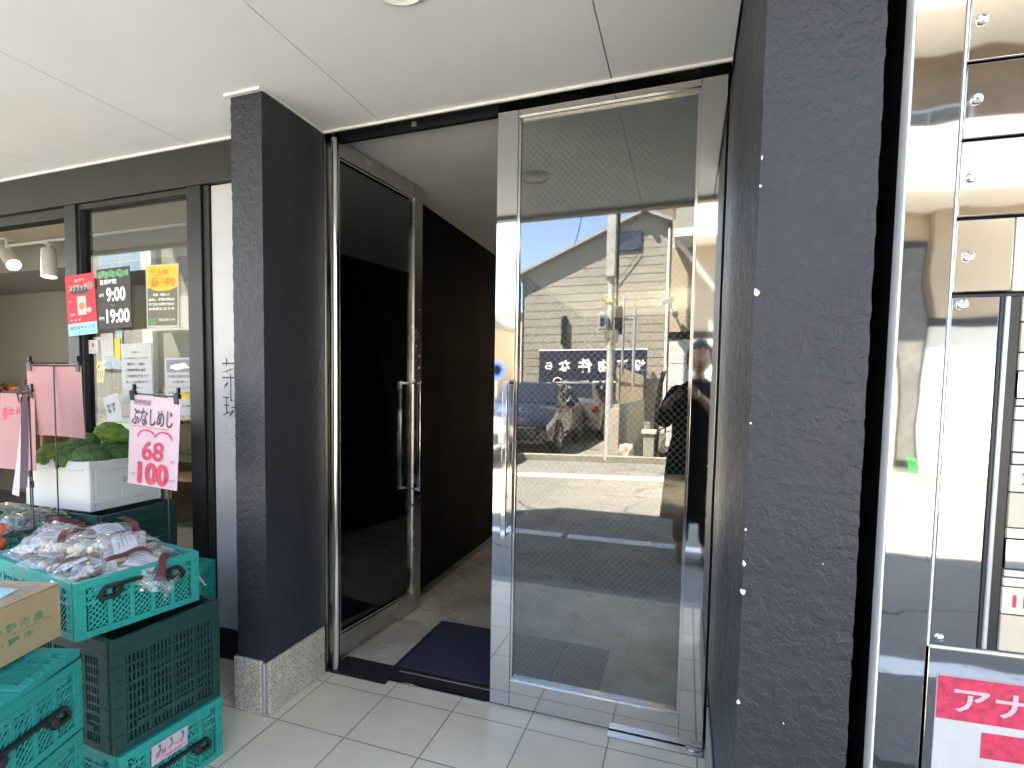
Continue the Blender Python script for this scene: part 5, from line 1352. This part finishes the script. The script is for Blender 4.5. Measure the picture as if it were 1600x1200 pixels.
# ================================================================== CARS: local +y is the front
def car(label, loc, rz, L, paint, hz=1.43):
    t = thing('parked_car', label, 'car', loc, rz, 'cars across the street')
    k = L / 4.4
    ST = [(2.20, .60, .30, .50, .56, .45), (2.12, .76, .22, .62, .69, .60), (1.88, .825, .20, .72, .79, .66), (1.35, .84, .20, .82, .89, .70), (1.02, .845, .2, .88, .945, .72),
          (.55, .85, .2, .905, .945 + .56 * (hz - .945), .645), (.18, .85, .2, .92, hz - .03, .585), (-.7, .85, .2, .93, hz, .585), (-1.55, .845, .2, .945, hz - .05, .57), (-1.98, .83, .21, .95, 1.03, .67), (-2.14, .79, .24, .82, .92, .66), (-2.2, .70, .34, .6, .64, .6)]
    def sec(y):
        y = max(-2.2, min(2.2, y))
        for a, b in zip(ST, ST[1:]):
            if b[0] <= y <= a[0]:
                f = (a[0] - y) / (a[0] - b[0]); return [p + (q - p) * f for p, q in zip(a, b)]
    def ring(y):
        _, w, zb, bl, tp, wr = sec(y)
        half = [(0, zb), (w * .86, zb), (w * .97, zb + .07), (w, zb + .22), (w * .985, bl - .10), (w * .95, bl), (wr, tp - .045), (wr * .88, tp - .008), (wr * .45, tp + .012), (0, tp + .016)]
        return [(x, z) for x, z in half] + [(-x, z) for x, z in half[-2:0:-1]]
    ys = [2.2 - 4.4 * i / 48 for i in range(49)]
    bm = B(); R_ = [[bm.verts.new((x, y * k, z)) for x, z in ring(y)] for y in ys]
    n = len(R_[0])
    for a, b in zip(R_, R_[1:]):
        for i in range(n): bm.faces.new((a[i], a[(i + 1) % n], b[(i + 1) % n], b[i]))
    bm.faces.new(R_[0]); bm.faces.new(R_[-1])
    part('body', bm, paint, t, sharp=30)
    def side(y, f, s, o=.006):
        _, w, zb, bl, tp, wr = sec(y)
        return Vector((s * (w * .95 + (wr - w * .95) * f + o), y * k, bl + (tp - .045 - bl) * f + o * .4))
    for s in (1, -1):
        for y0, y1 in ((.50, -.32), (-.38, -1.28)):
            bm = B(); grid(bm, lambda a, b: side(y0 + (y1 - y0) * a, .08 + .82 * b, s), 8, 3); part('side_window', bm, M['carglass'], t)
        bm = B(); obox(bm, (s * .93, .62 * k, .98), (.09, 0, 0), (0, .05, 0), (0, 0, .06)); part('mirror', bm, paint, t, bevel=.02)
        bm = B(); obox(bm, (s * .845, -.28 * k, .80), (.012, 0, 0), (0, .09, 0), (0, 0, .012)); part('door_handle', bm, paint, t, bevel=.005)
        bm = B()
        def hl(a, b):
            y = 2.13 - .62 * a; _, w, zb, bl, tp, wr = sec(y)
            z = bl - .10 + .075 * b + .03 * a - .05 * (1 - a) * (1 - b)
            return Vector((s * (w * (.985 - .02 * b) + .010), y * k + .012, z + .05 * a))
        grid(bm, hl, 8, 4); part('headlight', bm, M['lens'], t)
        bm = B(); obox(bm, (s * .70, -2.12 * k, .80), (.075, 0, 0), (0, .055, 0), (0, 0, .075)); part('tail_light', bm, M['tail'], t, bevel=.02)
        for yw in (1.36, -1.36):
            bm = B(); lathe(bm, [(.345, -.07), (.345, .012), (.325, .018), (.31, .018)], 28, (s * .84, yw * k, .33), (s, 0, 0)); part('wheel_arch', bm, M['blackplastic'], t)
            bm = B(); lathe(bm, [(.20, -.15), (.28, -.16), (.31, -.13), (.31, .005), (.285, .028), (.20, .02)], 32, (s * .84, yw * k, .305), (s, 0, 0)); wh = part('wheel', bm, M['tyre'], t)
            bm = B(); lathe(bm, [(.195, .0), (.195, .022), (.18, .024), (.17, .0), (.03, .0)], 28, (s * .84, yw * k, .305), (s, 0, 0))
            for q5 in range(5):
                an = q5 * 1.2566; d = Vector((0, math.cos(an), math.sin(an))); c = Vector((s * .855, yw * k, .305))
                bar(bm, c + d * .03, c + d * .185, .05, .02, (1, 0, 0))
            part('rim', bm, M['rim'], wh)
    def top(y, f, o=.008):
        _, w, zb, bl, tp, wr = sec(y); x = (f * 2 - 1) * wr * .90
        return Vector((x, y * k + (o if y > 0 else -o), tp + o + .012 * (1 - abs(f * 2 - 1))))
    bm = B(); grid(bm, lambda a, b: top(.96 - .74 * a, b), 8, 8); part('windscreen', bm, M['carglass'], t)
    bm = B(); grid(bm, lambda a, b: top(-1.60 - .36 * a, b), 6, 8); part('rear_window', bm, M['carglass'], t)
    bm = B(); obox(bm, (0, 2.19 * k, .44), (.55, 0, 0), (0, .03, 0), (0, 0, .10)); part('grille', bm, M['blackplastic'], t, bevel=.02)
    for y in (2.235, -2.225):
        bm = B(); obox(bm, (0, y * k, .45 if y > 0 else .62), (.165, 0, 0), (0, .006, 0), (0, 0, .082)); part('number_plate', bm, M['white'], t, bevel=.004)
    return t
car('dark blue hatchback parked nose to the road beside the low wall', (-3.17, -7.95, 0), 0, 3.75, M['carnavy'], 1.42)
car('grey hatchback parked tail to the road behind the dark blue car', (-2.78, -11.35, 0), R(180), 3.3, M['cargrey'], 1.5)
car('white car stopped at the far roadside left of the car park', (-5.05, -4.75, 0), R(-90), 4.3, M['carwhite'], 1.5)

# ================================================================== PHOTOGRAPHER (seen only as a reflection)
def skin(name, joints, edges, m, parent, sub=2):
    me = bpy.data.meshes.new(name); me.from_pydata([j[:3] for j in joints], edges, [])
    me.materials.append(m)
    o = bpy.data.objects.new(name, me); COL.objects.link(o); o.parent = parent; ROOT[o.name] = ROOT[parent.name]
    sm = o.modifiers.new('skin', 'SKIN'); sm.use_smooth_shade = True
    if not me.skin_vertices: me.attributes.new('skin', 'FLOAT2', 'POINT')
    for i, j in enumerate(joints):
        r_ = j[3]; v = me.skin_vertices[0].data[i]; v.radius = (r_, j[4] if len(j) > 4 else r_); v.use_root = (i == 0)
    ss = o.modifiers.new('sub', 'SUBSURF'); ss.levels = sub; ss.render_levels = sub
    return o
pe = thing('person', 'person in a long black coat standing on the road edge holding up a phone', 'person', (.085, -.36, -.012))
# local frame: +y towards the doors
J = [(0, 0, .86, .13, .10), (0, -.005, 1.0, .125, .095), (0, -.01, 1.15, .14, .10), (0, -.01, 1.27, .13, .085), (0, .0, 1.355, .05, .05), (0, .015, 1.44, .045, .05),
     (.085, 0, .80, .085), (.09, .01, .45, .058), (.09, -.02, .10, .04), (.10, .12, .035, .035), (-.085, 0, .80, .085), (-.09, .02, .45, .058), (-.095, -.02, .10, .04), (-.105, .12, .035, .035),
     (.165, -.01, 1.25, .055), (.215, .03, 1.03, .045), (.06, .235, 1.19, .033), (.0, .285, 1.255, .026), (-.165, -.01, 1.25, .055), (-.245, .03, 1.03, .045), (-.21, .22, 1.19, .033), (-.165, .285, 1.245, .026)]
Eg = [(0, 1), (1, 2), (2, 3), (3, 4), (4, 5), (0, 6), (6, 7), (7, 8), (8, 9), (0, 10), (10, 11), (11, 12), (12, 13), (3, 14), (14, 15), (15, 16), (16, 17), (3, 18), (18, 19), (19, 20), (20, 21)]
skin('body', J, Eg, M['skin'], pe)
bm = B()
for i in range(1): blob(bm, (0, .02, 1.525), .1, 4, 0, sx=.78, sy=.95, sz=1.18)
for v in bm.verts:
    d = v.co - Vector((0, .02, 1.525))
    if d.y > 0:
        v.co.y += .018 * math.exp(-((d.x / .014) ** 2 + ((d.z + .015) / .026) ** 2)) + .006 * math.exp(-((d.x / .03) ** 2 + ((d.z + .062) / .010) ** 2))
        v.co.y -= .010 * math.exp(-(((abs(d.x) - .032) / .016) ** 2 + ((d.z - .012) / .012) ** 2))
    if d.z < -.05: v.co.x *= .86
for s in (1, -1): blob(bm, (s * .079, .012, 1.52), .03, 2, 0, sx=.3, sy=.6, sz=1)
part('head', bm, M['skin'], pe, sharp=80)
bm = B()
for s in (1, -1): blob(bm, (s * .032, .104, 1.537), .011, 2, 0, sy=.5)
part('eye', bm, M['whiteink'], pe)
bm = B()
for s in (1, -1): blob(bm, (s * .032, .1095, 1.537), .0055, 2, 0, sy=.4)
part('iris', bm, M['ink'], pe)
bm = B(); blob(bm, (0, .113, 1.462), .018, 2, 0, sx=1.2, sy=.3, sz=.35); part('mouth', bm, M['maroon'], pe)
bm = B(); blob(bm, (0, .0, 1.545), .112, 4, .10, 14, sx=.84, sy=.95, sz=1.12)
bmesh.ops.delete(bm, geom=[v for v in bm.verts if v.co.y > .055 and v.co.z < 1.59 or v.co.z < 1.44], context='VERTS'); part('hair', bm, M['hair'], pe, sharp=80)
bm = B()
def coat(a, b):
    an = a * 6.28318; z = 1.375 - b * 1.06
    w = .058 + .150 * min(1, b * 9) ** .75 - .03 * math.exp(-((b - .35) / .15) ** 2) + .075 * max(0, b - .4); d = .058 + .077 * min(1, b * 9) ** .7 + .06 * max(0, b - .4)
    f = 1 + .05 * math.sin(an * 7 + 2) * b + .03 * math.sin(an * 3) * b
    return Vector((w * f * math.cos(an), -.005 + d * f * math.sin(an), z))
grid(bm, coat, 48, 26, wrap=True); part('coat', bm, M['coat'], pe, sharp=80)
skin('sleeve', [(.09, -.005, 1.295, .085), (.165, -.01, 1.255, .082), (.217, .028, 1.03, .068), (.07, .225, 1.185, .050)], [(0, 1), (1, 2), (2, 3)], M['coat'], pe)
skin('sleeve', [(-.09, -.005, 1.295, .085), (-.165, -.01, 1.255, .082), (-.247, .028, 1.03, .068), (-.208, .21, 1.185, .050)], [(0, 1), (1, 2), (2, 3)], M['coat'], pe)
skin('trouser_leg', [(.088, 0, .62, .085), (.09, .01, .45, .072), (.092, -.015, .10, .062)], [(0, 1), (1, 2)], M['trousers'], pe)
skin('trouser_leg', [(-.088, 0, .62, .085), (-.09, .015, .45, .072), (-.096, -.015, .10, .062)], [(0, 1), (1, 2)], M['trousers'], pe)
for s in (1, -1):
    bm = B(); blob(bm, (s * .098, .045, .045), .12, 3, 0, sx=.38, sy=1.1, sz=.38)
    for v in bm.verts: v.co.z = max(v.co.z, .002)
    part('shoe', bm, M['blackplastic'], pe)
def hand(c, s, name):
    """palm behind the phone with five fingers bent round its edge; s = side of the phone"""
    c = Vector(c)
    J = [(c.x, c.y, c.z, .022), (c.x - s * .012, c.y + .028, c.z + .030, .026)]; Eg = [(0, 1)]
    for i in range(4):
        z = c.z + .052 - i * .019; l = (.9, 1.05, 1.0, .8)[i]; b = len(J)
        J += [(c.x - s * .020, c.y + .046, z, .0095), (c.x - s * .036 * l, c.y + .058, z + .004, .0088), (c.x - s * .056 * l, c.y + .054, z + .006, .008)]
        Eg += [(1, b), (b, b + 1), (b + 1, b + 2)]
    b = len(J); J += [(c.x - s * .022, c.y + .012, c.z + .045, .0105), (c.x - s * .036, c.y + .016, c.z + .066, .009), (c.x - s * .048, c.y + .022, c.z + .078, .008)]
    Eg += [(1, b), (b, b + 1), (b + 1, b + 2)]
    return skin(name, J, Eg, M['skin'], pe, 1)
hand((.0, .275, 1.245), 1, 'hand'); hand((-.165, .275, 1.235), -1, 'hand')
ph = thing('phone', 'black phone held upright in both hands of the person', 'phone', (-.0, -.035, 1.27))
bm = B(); box(bm, -.075, .075, -.0045, .0045, -.036, .036); part('body', bm, M['blackplastic'], ph, bevel=.004)
bm = B(); box(bm, -.070, .070, -.0055, -.0048, -.032, .032); part('screen', bm, M['winglass'], ph)
bm = B(); box(bm, .045, .068, .0048, .0065, -.028, .028); part('camera_bump', bm, M['blackplastic'], ph, bevel=.001)
